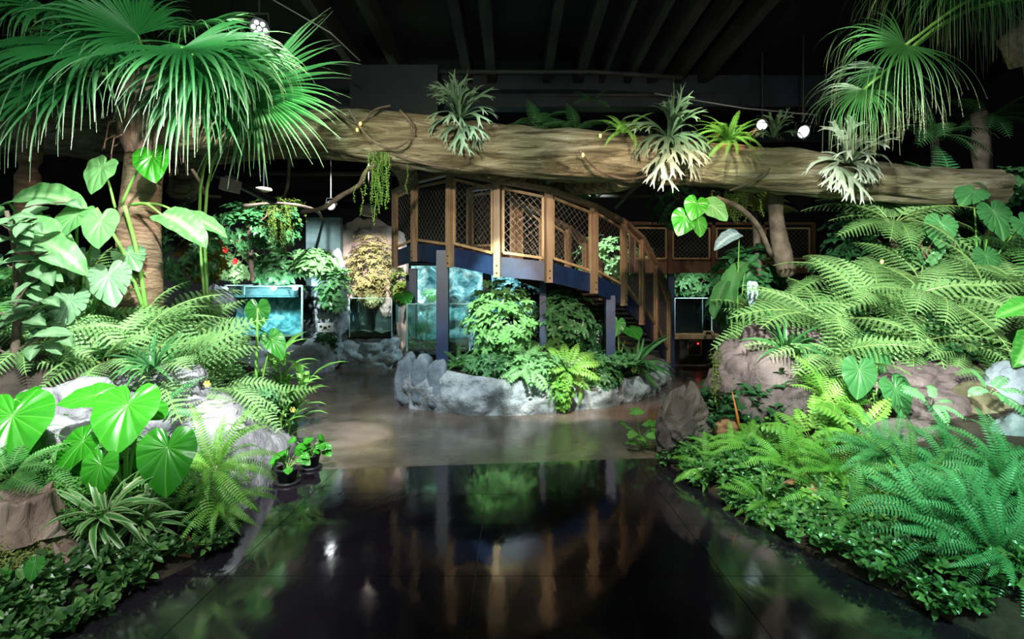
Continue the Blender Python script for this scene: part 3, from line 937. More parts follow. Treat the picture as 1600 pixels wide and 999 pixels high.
# turquoise rock wall behind the island tank
m = MB(); nx, nz = 90, 34
x0, x1 = W(642, 0, 13.3).x, W(850, 0, 13.3).x
for i in range(nx + 1):
    for j in range(nz + 1):
        x = x0 + (x1 - x0) * i / nx; z = 2.35 * j / nz
        q = V((x * 2.2, 7, z * 3.4))
        m.v.append((x, 13.3 - .16 * noise.noise(q) - .12 * abs(noise.noise(q * 2.1)), z)); m.t.append(0)
for i in range(nx):
    for j in range(nz):
        a = i * (nz + 1) + j
        m.f.append((a, a + nz + 1, a + nz + 2, a + 1)); m.m.append(0)
tq = empty('turquoise_rock_wall', ((x0 + x1) / 2, 13.4, 0), 'turquoise sculpted rock wall glimpsed behind the glass island tank', 'rock wall')
part(m, 'rock_face', M_ROCKT, tq, True)
m = MB(); m.box(((x0 + x1) / 2, 13.75, 1.15), (x1 - x0, .5, 2.3)); part(m, 'wall_core', M_ROCKB, tq)
# counter with locker under the rear tank
cr = empty('tank_counter', W(1085, 560, 13.1), 'timber counter and dark cabinet with red light under the rear tank', 'counter')
a, b = W(1046, 530, 12.8), W(1122, 522, 12.8)
m = MB(); m.box(((a.x + b.x) / 2, 13.2, a.z + .06), (b.x - a.x, .9, .12)); part(m, 'counter_top', M_COUNTER, cr)
m = MB(); m.box(((a.x + b.x) / 2 + .1, 13.25, a.z / 2), (.8, .7, a.z)); part(m, 'cabinet', M_BLACK, cr)
c = W(1086, 544, 12.85)
m = MB()
for dx, dz, w, h in ((-.16, 0, .02, .34), (.16, 0, .02, .34), (0, .17, .34, .02), (0, -.17, .34, .02)): m.box((c.x + dx, 12.89, c.z + dz), (w, .02, h))
part(m, 'door_frame', M_COUNTER, cr)
m = MB(); m.lathe([(.018, 0), (.018, .01)], 8, (c.x + .08, 12.88, c.z + .1), Matrix.Rotation(R(90), 3, 'X')); part(m, 'indicator_light', M_LED, cr)
sg = empty('counter_sign', W(1108, 521, 12.75), 'small tilted label card on the rear counter edge', 'sign')
m = MB(); m.box(W(1107, 521, 12.75), (.24, .03, .12)); part(m, 'card', M_COUNTER, sg)
m = MB(); m.box(W(1107, 521, 12.73), (.12, .02, .06)); part(m, 'print', M_BLACK, sg)
sg = empty('species_sign', W(508, 512, 11.7), 'small white picture sign on the rock between the left tanks', 'sign')
m = MB(); m.box(W(508, 512, 11.7), (.32, .03, .2)); part(m, 'board', M_WHITE, sg)
m = MB()
for dx, dz, s in ((-.09, .02, .05), (0, -.01, .07), (.09, .02, .05), (-.05, -.05, .03), (.06, -.05, .03)):
    c = W(508, 512, 11.68); m.box((c.x + dx, c.y, c.z + dz), (s, .01, s * .8))
part(m, 'picture', M_DUCT, sg)

# ------------------------------------------------------------------ leaf and frond meshes (unit size, base at the origin, growing along +Y)
def arc(e0, e1, n, L=1.0, p=1.0, sway=0.0):
    pts = [V((0, 0, 0))]; dirs = []
    for i in range(n):
        s = (i + .5) / n
        e = R(e0 + (e1 - e0) * s ** p); a = sway * s
        d = V((math.sin(a) * math.cos(e), math.cos(a) * math.cos(e), math.sin(e)))
        dirs.append(d); pts.append(pts[-1] + d * L / n)
    dirs.append(dirs[-1])
    return pts, dirs


def path_at(pts, dirs, s):
    n = len(pts) - 1
    x = min(n - 1e-6, s * n); i = int(x)
    return pts[i].lerp(pts[i + 1], x - i), dirs[i]


def rachis(m, pts, w0, w1, t=1.0):
    m.tube(pts[::2] if len(pts) > 14 else pts, [w0 + (w1 - w0) * i / (len((pts[::2] if len(pts) > 14 else pts)) - 1) for i in range(len(pts[::2] if len(pts) > 14 else pts))], 4, t, False)


def sword_frond(seed, e0, e1, pairs=27, width=.095):
    rn = random.Random(seed); m = MB()
    pts, dirs = arc(e0, e1, 16, 1, .9, rn.uniform(-.4, .4))
    rachis(m, pts, .006, .002)
    for k in range(pairs):
        s = .07 + .93 * k / pairs
        p, d = path_at(pts, dirs, s)
        side = d.cross(V((0, 0, 1)));  side = side.normalized() if side.length > .05 else V((1, 0, 0))
        up = side.cross(d)
        ln = width * (math.sin(math.pi * min(1, .18 + s * .86)) ** .6) * rn.uniform(.9, 1.1)
        hw = .0115
        for sg in (-1, 1):
            q = side * sg
            dr = d * .25
            tip = p + (q + dr - up * .18).normalized() * ln
            mid = p + (q + dr * .8 + up * .12).normalized() * ln * .5
            m.add([p - d * hw * .6, p + d * hw * .7, mid - d * hw, mid + d * hw, tip], [(0, 2, 3, 1), (2, 4, 3)] if sg > 0 else [(0, 1, 3, 2), (2, 3, 4)], [.3, .3, 0, 0, 0])
    return m


def lace_frond(seed, e0, e1, pairs=15, width=.25, sub=9):
    """twice-cut frond: each side pinna carries its own row of leaflets"""
    rn = random.Random(seed); m = MB()
    pts, dirs = arc(e0, e1, 16, 1, .8, rn.uniform(-.35, .35))
    rachis(m, pts, .009, .003)
    for k in range(pairs):
        s = .16 + .82 * k / pairs
        p, d = path_at(pts, dirs, s)
        side = d.cross(V((0, 0, 1))); side = side.normalized() if side.length > .05 else V((1, 0, 0))
        up = side.cross(d)
        u = (s - .16) / .84
        ln = width * (min(1, .55 + u * 2.2)) * (1 - u) ** .75 * rn.uniform(.92, 1.08) + .02
        for sg in (-1, 1):
            q = (side * sg + d * .38).normalized()
            ax = q.cross(up).normalized()
            if ax.dot(d) < 0: ax = -ax
            for j in range(sub):
                v = (j + .2) / sub
                c = p + q * ln * v - up * ln * .28 * v * v
                ll = .026 * (1 - v * .75) * min(1, .3 + ln * 5)
                wv = ln / sub * .5
                for s2 in (-1, 1):
                    a = ax * s2
                    tip = c + a * ll + q * ll * .45 - up * ll * .15
                    m.add([c - q * wv, c + a * ll * .55 + q * (ll * .2 - wv * .9), tip, c + a * ll * .55 + q * (ll * .2 + wv * .9), c + q * wv], [(0, 1, 2, 3, 4)], 0)
            e = p + q * ln - up * ln * .28
            m.add([p - d * .004, p + d * .004, e], [(0, 1, 2)], .8)
    return m


def oval_frond(seed, e0, e1, pairs=9, width=.2, lw=.045):
    rn = random.Random(seed); m = MB()
    pts, dirs = arc(e0, e1, 12, 1, .9, rn.uniform(-.3, .3))
    rachis(m, pts, .008, .003)
    for k in range(pairs + 1):
        s = .25 + .75 * k / pairs
        p, d = path_at(pts, dirs, min(s, .999))
        side = d.cross(V((0, 0, 1))); side = side.normalized() if side.length > .05 else V((1, 0, 0))
        up = side.cross(d)
        ln = width * math.sin(math.pi * (.3 + .55 * k / pairs)) * rn.uniform(.9, 1.1)
        for sg in ((-1, 1) if k < pairs else (0,)):
            q = (side * sg + d * .55).normalized() if sg else d
            ax = q.cross(up).normalized()
            L5 = [(0, .0), (.25, .8), (.5, 1), (.8, .6), (1, 0)]
            vs = []; fs = []
            for v, w in L5:
                c = p + q * ln * v - up * ln * .35 * v * v
                vs += [c - ax * lw * w + up * lw * .25 * w, c, c + ax * lw * w + up * lw * .25 * w]
            for i in range(4): fs += [(i * 3, i * 3 + 1, i * 3 + 4, i * 3 + 3), (i * 3 + 1, i * 3 + 2, i * 3 + 5, i * 3 + 4)]
            m.add(vs, fs, [0, .5, 0] * 5)
    return m


ANG = [(0, 1.0), (8, .93), (16, .85), (30, .74), (50, .66), (70, .62), (90, .60), (110, .585), (130, .57), (150, .52), (163, .43), (173, .25), (180, .07)]


def heart_leaf(seed, slits=0, cup=.22, fold=.16, wave=.03, narrow=1.0, rings=9):
    """cordate blade: stalk joins at the origin, tip at +Y; slits > 0 cuts it like a cheese plant"""
    rn = random.Random(seed)
    th = []
    step = 4
    step = 2
    for a in range(-180, 181, step): th.append((a, 1.0))
    if slits:
        th = []
        cuts = [22 + 112 * k / (slits - 1) + rn.uniform(-3, 3) for k in range(slits)]
        for sg in (1, -1):
            seg = [0] + cuts + [180]
            for k in range(len(seg) - 1):
                a, b = seg[k], seg[k + 1]
                a2 = a + (1.3 if k else 0); b2 = b - (1.3 if k < len(seg) - 2 else 0)
                nn = max(4, int((b2 - a2) / 5))
                for i in range(nn + 1):
                    u = i / nn
                    if k == 0 and i == 0 and sg < 0: continue
                    th.append((sg * (a2 + (b2 - a2) * u), 1 - .05 * (abs(2 * u - 1) ** 3 if k else (u ** 3))))
                if k < len(seg) - 2: th.append((sg * b, .56 + .1 * rn.random()))
        th.sort()
    veins = [0] + [sg * a for a in (24, 48, 74, 100, 126, 150) for sg in (1, -1)]
    m = MB(); n = len(th)
    for j in range(rings + 1):
        f = j / rings
        for a, k in th:
            r = lerp_tab(ANG, abs(a))
            kk = 1 if f < .5 else 1 - (1 - k) * min(1, (f - .38) / .3 if k < .7 else (f - .5) / .5)
            rr = r * f * kk
            if k < .7: rr = min(r * f, r * k)
            x = math.sin(R(a)) * rr * narrow; y = math.cos(R(a)) * rr
            dv = min(abs(a - v) for v in veins)
            z = fold * abs(x) - cup * (y * y if y > 0 else y * y * .6) - cup * .9 * x * x
            z += wave * f * f * math.sin(R(a) * 7 + seed)
            z += .02 * min(dv, 12) / 12 * (f * (1.1 - f) * 4)
            t = (max(0, 1 - dv * f * .7 - .1 * f) if f > .02 else 1) * (.8 if abs(a) < 4 else .4)
            m.v.append((x, y, z)); m.t.append(t)
    for j in range(rings):
        for i in range(n - 1):
            a, b = j * n + i, j * n + i + 1
            c, d = a + n, b + n
            m.f.append((a, b, d, c)); m.m.append(0)
    return m


def blade_leaf(seed, W_=.16, prof=None, e0=20, e1=-40, fold=.25, wave=.01, nL=16, nW=6, veins=9, p=1.0, edge=False, tip=False):
    prof = prof or [(0, .12), (.1, .55), (.3, .95), (.5, 1), (.75, .72), (.92, .3), (1, .02)]
    m = MB(); pts, dirs = arc(e0, e1, nL, 1, p)
    for i in range(nL + 1):
        s = i / nL; d = dirs[i]; up = V((1, 0, 0)).cross(d)
        w = W_ * lerp_tab(prof, s)
        for j in range(nW + 1):
            u = 2 * j / nW - 1
            z = fold * abs(u) * w + wave * math.sin(s * 23 + seed) * abs(u)
            m.v.append(tuple(pts[i] + V((u * w, 0, 0)) + up * z))
            ph = (s * veins - abs(u) * .6) % 1
            if edge: t = abs(u)
            elif tip: t = s ** 3
            else: t = 1 if abs(u) < .01 else (.45 if ph < .22 else 0)
            m.t.append(t)
    for i in range(nL):
        for j in range(nW):
            a = i * (nW + 1) + j
            m.f.append((a, a + 1, a + nW + 2, a + nW + 1)); m.m.append(0)
    return m


def fan_leaf(root, hub, tip, nrm, size, seed, mat, n=44, span=225, droop=1.0, split=.5, name='fan_leaf'):
    """palmate leaf: pleated segments spreading from a hub, free towards the tips, which hang down under their weight"""
    rn = random.Random(seed); m = MB()
    Rm = frame((0, 0, 0), tip, nrm).to_3x3(); G = V((0, 0, -1)); NS = 11
    for k in range(n):
        a = R(-span / 2 + span * k / (n - 1)) + rn.uniform(-.02, .02)
        da = R(span) / (n - 1) * .52
        L = size * (.8 + .2 * math.cos(a * .75)) * rn.uniform(.85, 1.15)
        dr = droop * rn.uniform(.35, 1.8); sp = split * rn.uniform(.8, 1.2)
        d = (Rm @ V((math.sin(a), math.cos(a), .18))).normalized()
        ax = (Rm @ V((math.cos(a), -math.sin(a), 0))); up = Rm @ V((0, 0, 1))
        jit = V((rn.uniform(-.7, .7), rn.uniform(-.5, .5), rn.uniform(-.2, .3)))
        pos = V((0, 0, 0)); vs = []; ts = []
        for i in range(NS + 1):
            s = i / NS
            if i:
                g = (.06 * s + max(0, s - sp * .8) * 1.15) * dr * 2.2 / NS * 3
                d = (d + G * g + jit * max(0, s - .6) * .25).normalized()
                pos = pos + d * L / NS
            if s < sp: w = s * da * L
            else: w = sp * da * L * max(.05, 1 - ((s - sp) / (1 - sp)) ** .55 * .97)
            vs += [pos - ax * w, pos + up * .5 * w, pos + ax * w]
            ts += [max(0, s - .1)] * 3
        fs = []
        for i in range(NS): fs += [(i * 3, i * 3 + 1, i * 3 + 4, i * 3 + 3), (i * 3 + 1, i * 3 + 2, i * 3 + 5, i * 3 + 4)]
        m.add(vs, fs, ts)
    return put(m.mesh(name, mat), name, root, Matrix.Translation(V(hub)))


def stag_frond(seed, e0, e1, depth=3, w=.062):
    rn = random.Random(seed); m = MB()

    def strip(p, d, up, L, w0, w1, lev, bend):
        n = 4; side = d.cross(up).normalized()
        vs = []
        for i in range(n + 1):
            s = i / n
            ww = w0 + (w1 - w0) * s
            vs += [p - side * ww, p + up * ww * .3, p + side * ww]
            if i < n:
                p = p + d * L / n
                d = (d + V((0, 0, -bend / n)) + side * 0).normalized(); up = side.cross(d).normalized()
        fs = []
        for i in range(n): fs += [(i * 3, i * 3 + 1, i * 3 + 4, i * 3 + 3), (i * 3 + 1, i * 3 + 2, i * 3 + 5, i * 3 + 4)]
        m.add(vs, fs, (depth - lev) / depth * .9)
        if lev > 0:
            for sg in (-1, 1):
                a = rn.uniform(.28, .5) * sg
                dd = (d * math.cos(a) + side * math.sin(a)).normalized()
                strip(p, dd, side.cross(dd).normalized() if lev % 2 == 0 else up, L * rn.uniform(.62, .85), w1 * .8, w1 * .66 if lev > 1 else .004, lev - 1, bend)
    d = V((0, math.cos(R(e0)), math.sin(R(e0))))
    strip(V((0, 0, 0)), d, V((1, 0, 0)).cross(d), .42, w * .55, w * 1.35, depth, (e0 - e1) / 90 * .55)
    return m


def var(fn, n, name, mat, *a, **k):
    """n variants: the elevation pair changes from upright to spreading"""
    return [fn(s + 1, *ee, *a, **k).mesh(name, mat) for s, ee in enumerate(n)]


UP = [(78, 8), (66, -8), (54, -22), (40, -34), (62, -38), (30, -48)]
LACE = var(lace_frond, UP, 'lace_frond', M_FERN)
LACEW = [lace_frond(31 + i, *e, pairs=15, width=.30, sub=10).mesh('lace_frond_wide', M_FERN) for i, e in enumerate([(60, -10), (42, -20), (28, -30), (50, -30)])]
SWORD = var(sword_frond, [(76, 0), (66, -30), (58, -60), (46, -70), (70, -50), (30, -80)], 'sword_frond', M_SWORD)
OVAL = var(oval_frond, [(70, 0), (56, -20), (40, -30), (62, -40)], 'oval_frond', M_LIME)
HEART = [heart_leaf(s, 0, c, f, w).mesh('heart_leaf', M_EAR, True) for s, c, f, w in ((1, .18, .14, .02), (2, .28, .2, .03), (3, .12, .1, .025))]
SHIELD = [heart_leaf(s, 0, .2, .2, .02, .78).mesh('shield_leaf', M_EARD, True) for s in (4, 5)]
MONST = [heart_leaf(s, n, .2, .12, .015).mesh('cheese_leaf', M_MONST, True) for s, n in ((6, 6), (7, 7), (8, 6))]
RIBBED = heart_leaf(9, 0, .22, .16, .02, .95).mesh('ribbed_leaf', M_MONST, True)
PADDLE = [blade_leaf(s, w, [(0, .5), (.06, .85), (.2, 1), (.5, .95), (.8, .6), (.95, .22), (1, .02)], e0, e1, .22, .012, 18, 6, 10).mesh('paddle_leaf', M_PADDLE, True) for s, w, e0, e1 in ((1, .27, 15, -45), (2, .22, 5, -30), (3, .24, 20, -60))]
OVALL = [blade_leaf(s, .24, None, 8, -35, .3, .01, 8, 4, 7).mesh('oval_leaf', M_TREEL, True) for s in (1, 2)]
LANCE = [blade_leaf(s, .085, None, e0, e1, .35, .006, 10, 4, 8).mesh('lance_leaf', M_GINGER, True) for s, e0, e1 in ((1, 30, -30), (2, 45, -50), (3, 20, -20))]
STRAPV = [blade_leaf(s, .05, [(0, .7), (.3, 1), (.7, .85), (1, .05)], e0, e1, .3, .004, 10, 6, 1, .9, True).mesh('strap_leaf', M_VARI, True) for s, e0, e1 in ((1, 70, -30), (2, 55, -60), (3, 40, -50), (4, 80, 0))]
STRAP = [blade_leaf(s, .045, [(0, .8), (.4, 1), (.8, .6), (1, .03)], e0, e1, .3, .004, 10, 4, 1).mesh('strap_leaf', M_STRAP, True) for s, e0, e1 in ((1, 75, 20), (2, 60, -10), (3, 45, -40))]
FAN = [dict(droop=.8), dict(droop=1.3), dict(droop=.45), dict(droop=1.8, span=190, n=38)]
STAG = [stag_frond(s, e0, e1).mesh('stag_frond', M_STAG) for s, e0, e1 in ((1, 70, 0), (2, 45, -30), (3, 20, -60), (4, 85, 30), (5, -10, -80))]

_seed = [100]


def fern(label, base, meshes, n, L, mat=None, az=(0, 360), name='fern', tilt=0, cat='fern', lean=30, part_name='frond', group=None):
    _seed[0] += 1
    rn = random.Random(_seed[0])
    root = empty(name, base, label, cat, group)
    for k in range(n):
        a = R(az[0] + (az[1] - az[0]) * (k + rn.uniform(.1, .9)) / n)
        s = L * rn.uniform(.72, 1.12)
        M = Matrix.Translation(V(base) + V((-math.sin(a), math.cos(a), 0)) * .02) @ Matrix.Rotation(R(lean), 4, 'X') @ Matrix.Rotation(a, 4, 'Z') @ Matrix.Rotation(R(tilt + rn.uniform(-8, 8)), 4, 'X') @ Matrix.Rotation(R(rn.uniform(-16, 16)), 4, 'Y') @ Matrix.Diagonal((s, s, s, 1))
        put(rn.choice(meshes), part_name, root, M, mat)
    return root


def gp(px, Y, fn, dz=0):
    x = (px - CX) / F * Y
    return V((x, Y, fn(x, Y) + dz))


def stalk(root, a, b, r0=.012, r1=.007, sag=.0, mat=None, name='petiole', bow=None):
    a = V(a); b = V(b)
    mid = a.lerp(b, .5) + (V(bow) if bow else V((0, 0, .12 * (b - a).length)))
    p = smooth_path([a, mid, b], 5)
    m = MB(); m.tube(p, [r0 + (r1 - r0) * i / (len(p) - 1) for i in range(len(p))], 6)
    return part(m, name, mat or M_STEM, root, True)


def big_leaf(root, me, pos, tip, nrm, s, mat=None, base=None, name='leaf', r=.011, smat=None, bow=None):
    """blade at pos pointing along tip (screen right, screen down, towards the camera), facing nrm; stalk from base"""
    t = V((tip[0], -tip[2], -tip[1]))
    o = put(me, name, root, frame(pos, t, nrm, s), mat)
    if base is not None: stalk(root, base, pos, r, r * .6, mat=smat, bow=bow)
    return o


CAMN = V((0, -.75, .65))

# ------------------------------------------------------------------ palms
def palm_left():
    base = gp(215, 5.1, gl)
    root = empty('fan_palm', base, 'tall fan palm with brown ringed trunk and drooping leaves on the left', 'palm')
    tab = [(base, .2), (W(217, 440, 5.05), .19), (W(218, 340, 5.0), .165), (W(225, 260, 4.95), .15), (W(232, 190, 4.9), .16)]
    P = smooth_path([p for p, r in tab], 16); rr = smooth_path([V((r, 0, 0)) for p, r in tab], 16)
    m = MB(); n = 28
    for i, p in enumerate(P):
        for k in range(n):
            a = 2 * math.pi * k / n
            u = V((math.cos(a), math.sin(a), 0))
            ring = .035 * (((i * .55 + .25 * noise.noise(u * 2)) % 1.0)) + .05 * noise.noise(V((u.x * 2, u.y * 2, p.z * 5)))
            m.v.append(tuple(p + u * rr[i].x * (1 + ring))); m.t.append(0)
    for i in range(len(P) - 1):
        for k in range(n): m.f.append((i * n + k, i * n + (k + 1) % n, (i + 1) * n + (k + 1) % n, (i + 1) * n + k)); m.m.append(0)
    part(m, 'trunk', M_BARK, root, True)
    # fibre-wrapped crown shaft
    c = W(228, 195, 4.9); m = MB(); n = 32; prof = [(.15, -.28), (.21, -.12), (.25, .05), (.22, .25), (.15, .42), (.05, .55)]
    for i in range(25):
        z = -.28 + .83 * i / 24; r = lerp_tab([(b, a) for a, b in prof], z)
        for k in range(n):
            a = 2 * math.pi * k / n
            m.v.append((c.x + math.cos(a) * r * (1 + .14 * noise.noise(V((math.cos(a) * 4, math.sin(a) * 4, z * 2)))), c.y + math.sin(a) * r * (1 + .14 * noise.noise(V((math.cos(a) * 4, 3 + math.sin(a) * 4, z * 2)))), c.z + z)); m.t.append(0)
    for i in range(24):
        for k in range(n): m.f.append((i * n + k, i * n + (k + 1) % n, (i + 1) * n + (k + 1) % n, (i + 1) * n + k)); m.m.append(0)
    part(m, 'fibre_sheath', M_FIBRE, root, True)
    rn = random.Random(8)
    for k in range(26):   # old stub boots and hanging fibres
        a = rn.uniform(0, 6.28); z = rn.uniform(-.2, .35); r = .22
        p = c + V((math.cos(a) * r, math.sin(a) * r, z))
        m = MB(); m.tube([p, p + V((math.cos(a) * .07, math.sin(a) * .07, -.05)), p + V((math.cos(a) * .1, math.sin(a) * .1, -rn.uniform(.15, .34)))], [.008, .006, .002], 4)
        part(m, 'fibre', M_FIBRE, root)
    top = W(235, 150, 4.9)
    L = [  # hub pixel, depth, tip (right, down, to camera), normal, size, droop set
        (165, 75, 4.5, (-.85, .25, .3), (-.3, -.75, .55), 1.15, 1), (120, 75, 4.8, (-1, .15, .1), (-.2, -.6, .8), 1.05, 1), (125, 120, 4.4, (-.7, .5, .3), (-.3, -.85, .45), 1.05, 1),
        (315, 90, 4.4, (.6, .6, .3), (.25, -.85, .4), .85, 1), (285, 75, 4.4, (.65, .35, .35), (.3, -.75, .6), 1.05, 1), (320, 80, 4.9, (1, .25, 0), (.25, -.5, .9), .95, 0),
        (215, 55, 4.7, (-.6, -.35, .3), (-.1, -.7, .6), .8, 0), (205, 45, 5.2, (-.4, -.5, -.4), (0, -.4, 1), .8, 0), (290, 55, 5.2, (.6, -.3, -.3), (0, -.4, 1), .8, 0),
        (180, 60, 5.3, (-.9, -.1, -.3), (-.1, -.2, 1), .9, 0), (330, 115, 5.2, (.7, .6, -.1), (.3, -.6, .7), .8, 1), (75, 135, 4.5, (-.6, .6, .3), (-.3, -.8, .5), 1.0, 3),
        (300, 125, 4.5, (.35, .8, .2), (.2, -.9, .3), .8, 3), (60, 115, 4.7, (-.8, .4, .2), (-.2, -.8, .5), 1.0, 1), (350, 95, 4.6, (.7, .5, .3), (.3, -.8, .5), .8, 1)]
    for x, y, Y, tp, nr, s, k in L:
        h = W(x, y, Y)
        fan_leaf(root, h, V((tp[0], -tp[2], -tp[1])), V(nr), s, int(x * 3 + y), M_PALM, **FAN[k])
        stalk(root, top, h, .02, .013, bow=(0, 0, .1))


palm_left()

r_ = empty('fan_palm', gp(420, 6.0, gl), 'young fan palm leaf hanging before the log beside the round lamp', 'palm')
h = W(395, 140, 5.3)
fan_leaf(r_, h, V((.85, -.12, -.5)), V((.2, -1., .12)), 1.1, 5, M_PALM, n=46, span=170, droop=.25)
fan_leaf(r_, W(370, 150, 5.5), V((.3, -.2, -.8)), V((.1, -.8, .5)), .8, 6, M_PALM, **FAN[1])
stalk(r_, gp(330, 5.7, gl), h, .02, .012, bow=(-.3, .1, .5)); stalk(r_, gp(330, 5.7, gl), W(370, 150, 5.5), .02, .012, bow=(-.3, .1, .5))


r_ = empty('fan_palm', gp(40, 5.6, gl), 'second fan palm with leaves crowding the upper left corner', 'palm')
top = W(60, 70, 5.6)
m = MB(); m.tube(smooth_path([gp(40, 5.6, gl), W(45, 250, 5.6), top], 8), .11, 14); part(m, 'trunk', M_BARK, r_, True)
for x, y, Y, tp, nr, s, k in ((20, 20, 5.4, (-.6, .3, .5), (-.2, -.5, .8), .9, 0), (95, 15, 5.2, (.5, .5, .5), (.2, -.6, .8), .85, 1), (110, -10, 5.8, (.9, .1, -.1), (.1, -.3, 1), .9, 0), (40, -40, 5.6, (-.2, -.3, .6), (0, -.5, .8), .9, 2),
                              (150, 10, 5.5, (.6, .6, .2), (.3, -.6, .7), .8, 3), (0, 100, 5.2, (-.5, .7, .4), (-.2, -.6, .7), .8, 1)):
    h = W(x, y, Y)
    fan_leaf(r_, h, V((tp[0], -tp[2], -tp[1])), V(nr), s, int(x * 3 + y), M_PALM, **FAN[k]); stalk(r_, top, h, .018, .012)

r_ = empty('fan_palm', gp(1640, 4.6, gr), 'fan palm hanging its leaves from the upper right corner', 'palm')
top = W(1625, -10, 4.4)
m = MB(); m.tube(smooth_path([gp(1650, 4.6, gr), W(1650, 250, 4.5), W(1630, 60, 4.4), top], 8), [.14] * 24 + [.1], 16); part(m, 'trunk', M_BARK, r_, True)
for x, y, Y, tp, nr, s, k in ((1415, 70, 4.2, (-.9, .35, .15), (-.5, -.75, .3), .85, 1), (1385, 110, 4.5, (-.75, .65, .1), (-.55, -.75, .3), .8, 3), (1510, -70, 4.0, (-.7, .5, .3), (-.3, -.8, .45), .95, 3), (1570, -50, 4.1, (-.3, .8, .3), (.1, -.85, .4), .8, 3),
                              (1460, -30, 4.7, (-.95, .3, .1), (-.3, -.7, .6), 1.0, 1), (1500, -30, 4.4, (-.5, .8, .1), (-.2, -.85, .4), .85, 3), (1350, 140, 4.4, (-.6, .75, .1), (-.5, -.75, .3), .6, 3)):
    h = W(x, y, Y)
    fan_leaf(r_, h, V((tp[0], -tp[2], -tp[1])), V(nr), s, int(x * 3 + y), M_PALM2, **{**FAN[k], 'n': 58, 'split': .26}); stalk(r_, top, h, .018, .012)
m = MB(); m.tube([W(1600, 20, 4.35), W(1590, 60, 4.3), W(1598, 100, 4.35)], [.1, .13, .09], 14); part(m, 'dead_sheath', M_FIBRE, r_, True)

# ------------------------------------------------------------------ left bank ferns
PAL = [
    (130, 4.75, .05, LACE, 13, .95, M_FERN, 'pale fern below the paddle leaves at the left'), (200, 4.55, .05, LACE, 14, .85, M_FERN, 'pale fern just left of the palm trunk foot'),
    (270, 4.6, .1, LACE, 15, .95, M_FERN, 'largest pale fern in front of the palm trunk'), (330, 4.9, .1, LACE, 15, .9, M_FERN, 'pale fern right of the palm trunk before the croton'),
    (375, 5.2, .05, LACE, 13, .7, M_FERN, 'pale fern before the far left aquarium'), (255, 4.25, -.05, LACE, 12, .62, M_FERN, 'low pale fern spilling over the left rock ledge'),
    (165, 4.3, .0, LACE, 12, .65, M_FERN, 'low pale fern above the pale boulder behind the elephant ears'), (320, 4.5, .0, LACE, 13, .65, M_FERN, 'pale fern above the stacked flat stones'),
    (370, 4.75, -.02, LACE, 11, .5, M_FERN, 'silvery fern left of the ginger plant'),
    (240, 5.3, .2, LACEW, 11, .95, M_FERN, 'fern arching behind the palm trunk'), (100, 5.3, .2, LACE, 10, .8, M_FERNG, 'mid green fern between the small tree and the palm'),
    (290, 5.4, .2, LACEW, 10, .8, M_FERN, 'broad fern right behind the palm trunk'), (235, 4.0, .0, SWORD, 10, .5, M_SWORD, 'dark blue green fern drooping onto the rock beside the elephant ears'),
]
for px, Y, dz, me, n, L, mt, lab in PAL: fern(lab, gp(px, Y, gl, dz), me, n, L, mt)
# bright low ferns near the front
fern('lime sword fern at the foot of the pale rock slope', W(335, 735, 3.55), SWORD, 34, .5, M_LIME)
fern('small lime fern tucked below the heart leaves on the left', W(350, 790, 3.4), SWORD, 22, .34, M_LIME)
fern('olive green fern patch at the far left edge above the stump', gp(20, 3.3, gl, .05), SWORD, 14, .4, M_FERNG)
fern('feathery fern left of the striped spider plant', gp(75, 3.25, gl, .05), LACE, 16, .36, M_FERNG)
fern('feathery fern under the elephant ears', gp(150, 3.4, gl, .03), LACE, 16, .36, M_FERNG)
fern('feathery fern behind the striped spider plant', gp(235, 3.4, gl, .0), LACE, 14, .34, M_FERNG)
fern('feathery fern behind the driftwood stump', gp(15, 3.0, gl, .08), LACE, 14, .34, M_FERNG)

# right bank ferns
PAR = [
    (1225, 6.3, .3, LACEW, 12, .95, M_FERN, 'pale fern leaning over the top of the large boulder'), (1290, 5.6, .15, LACEW, 14, 1.05, M_FERN, 'largest pale fern in the middle of the right bank'),
    (1370, 5.5, .1, LACE, 14, 1.0, M_FERN, 'pale fern above the long mauve boulder'), (1450, 5.4, .15, LACEW, 13, 1.0, M_FERN, 'broad pale fern left of the bright heart leaf at the right edge'),
    (1540, 5.3, .15, LACE, 13, .95, M_FERN, 'pale fern at the right edge above the blue boulder'), (1290, 5.2, .1, LACE, 12, .8, M_FERN, 'pale fern drooping before the large boulder'),
    (1330, 5.1, -.05, LACE, 13, .75, M_FERN, 'pale fern drooping behind the two cheese plant leaves'), (1420, 5.15, 0, LACE, 12, .75, M_FERN, 'low pale fern over the long boulder'),
    (1595, 4.9, 0, LACE, 12, .7, M_FERNG, 'green fern low at the right edge above the boulders'), (1210, 6.6, .4, LACEW, 11, .95, M_FERN, 'fern high behind the large boulder by the bright vine leaves'),
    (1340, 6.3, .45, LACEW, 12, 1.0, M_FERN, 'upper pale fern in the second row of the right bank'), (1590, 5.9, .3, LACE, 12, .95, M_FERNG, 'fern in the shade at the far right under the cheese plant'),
    (1500, 6.1, .3, LACE, 12, .9, M_FERN, 'second row fern below the dark cheese plant leaf'),
]
for px, Y, dz, me, n, L, mt, lab in PAR: fern(lab, gp(px, Y, gr, dz), me, n, L, mt)
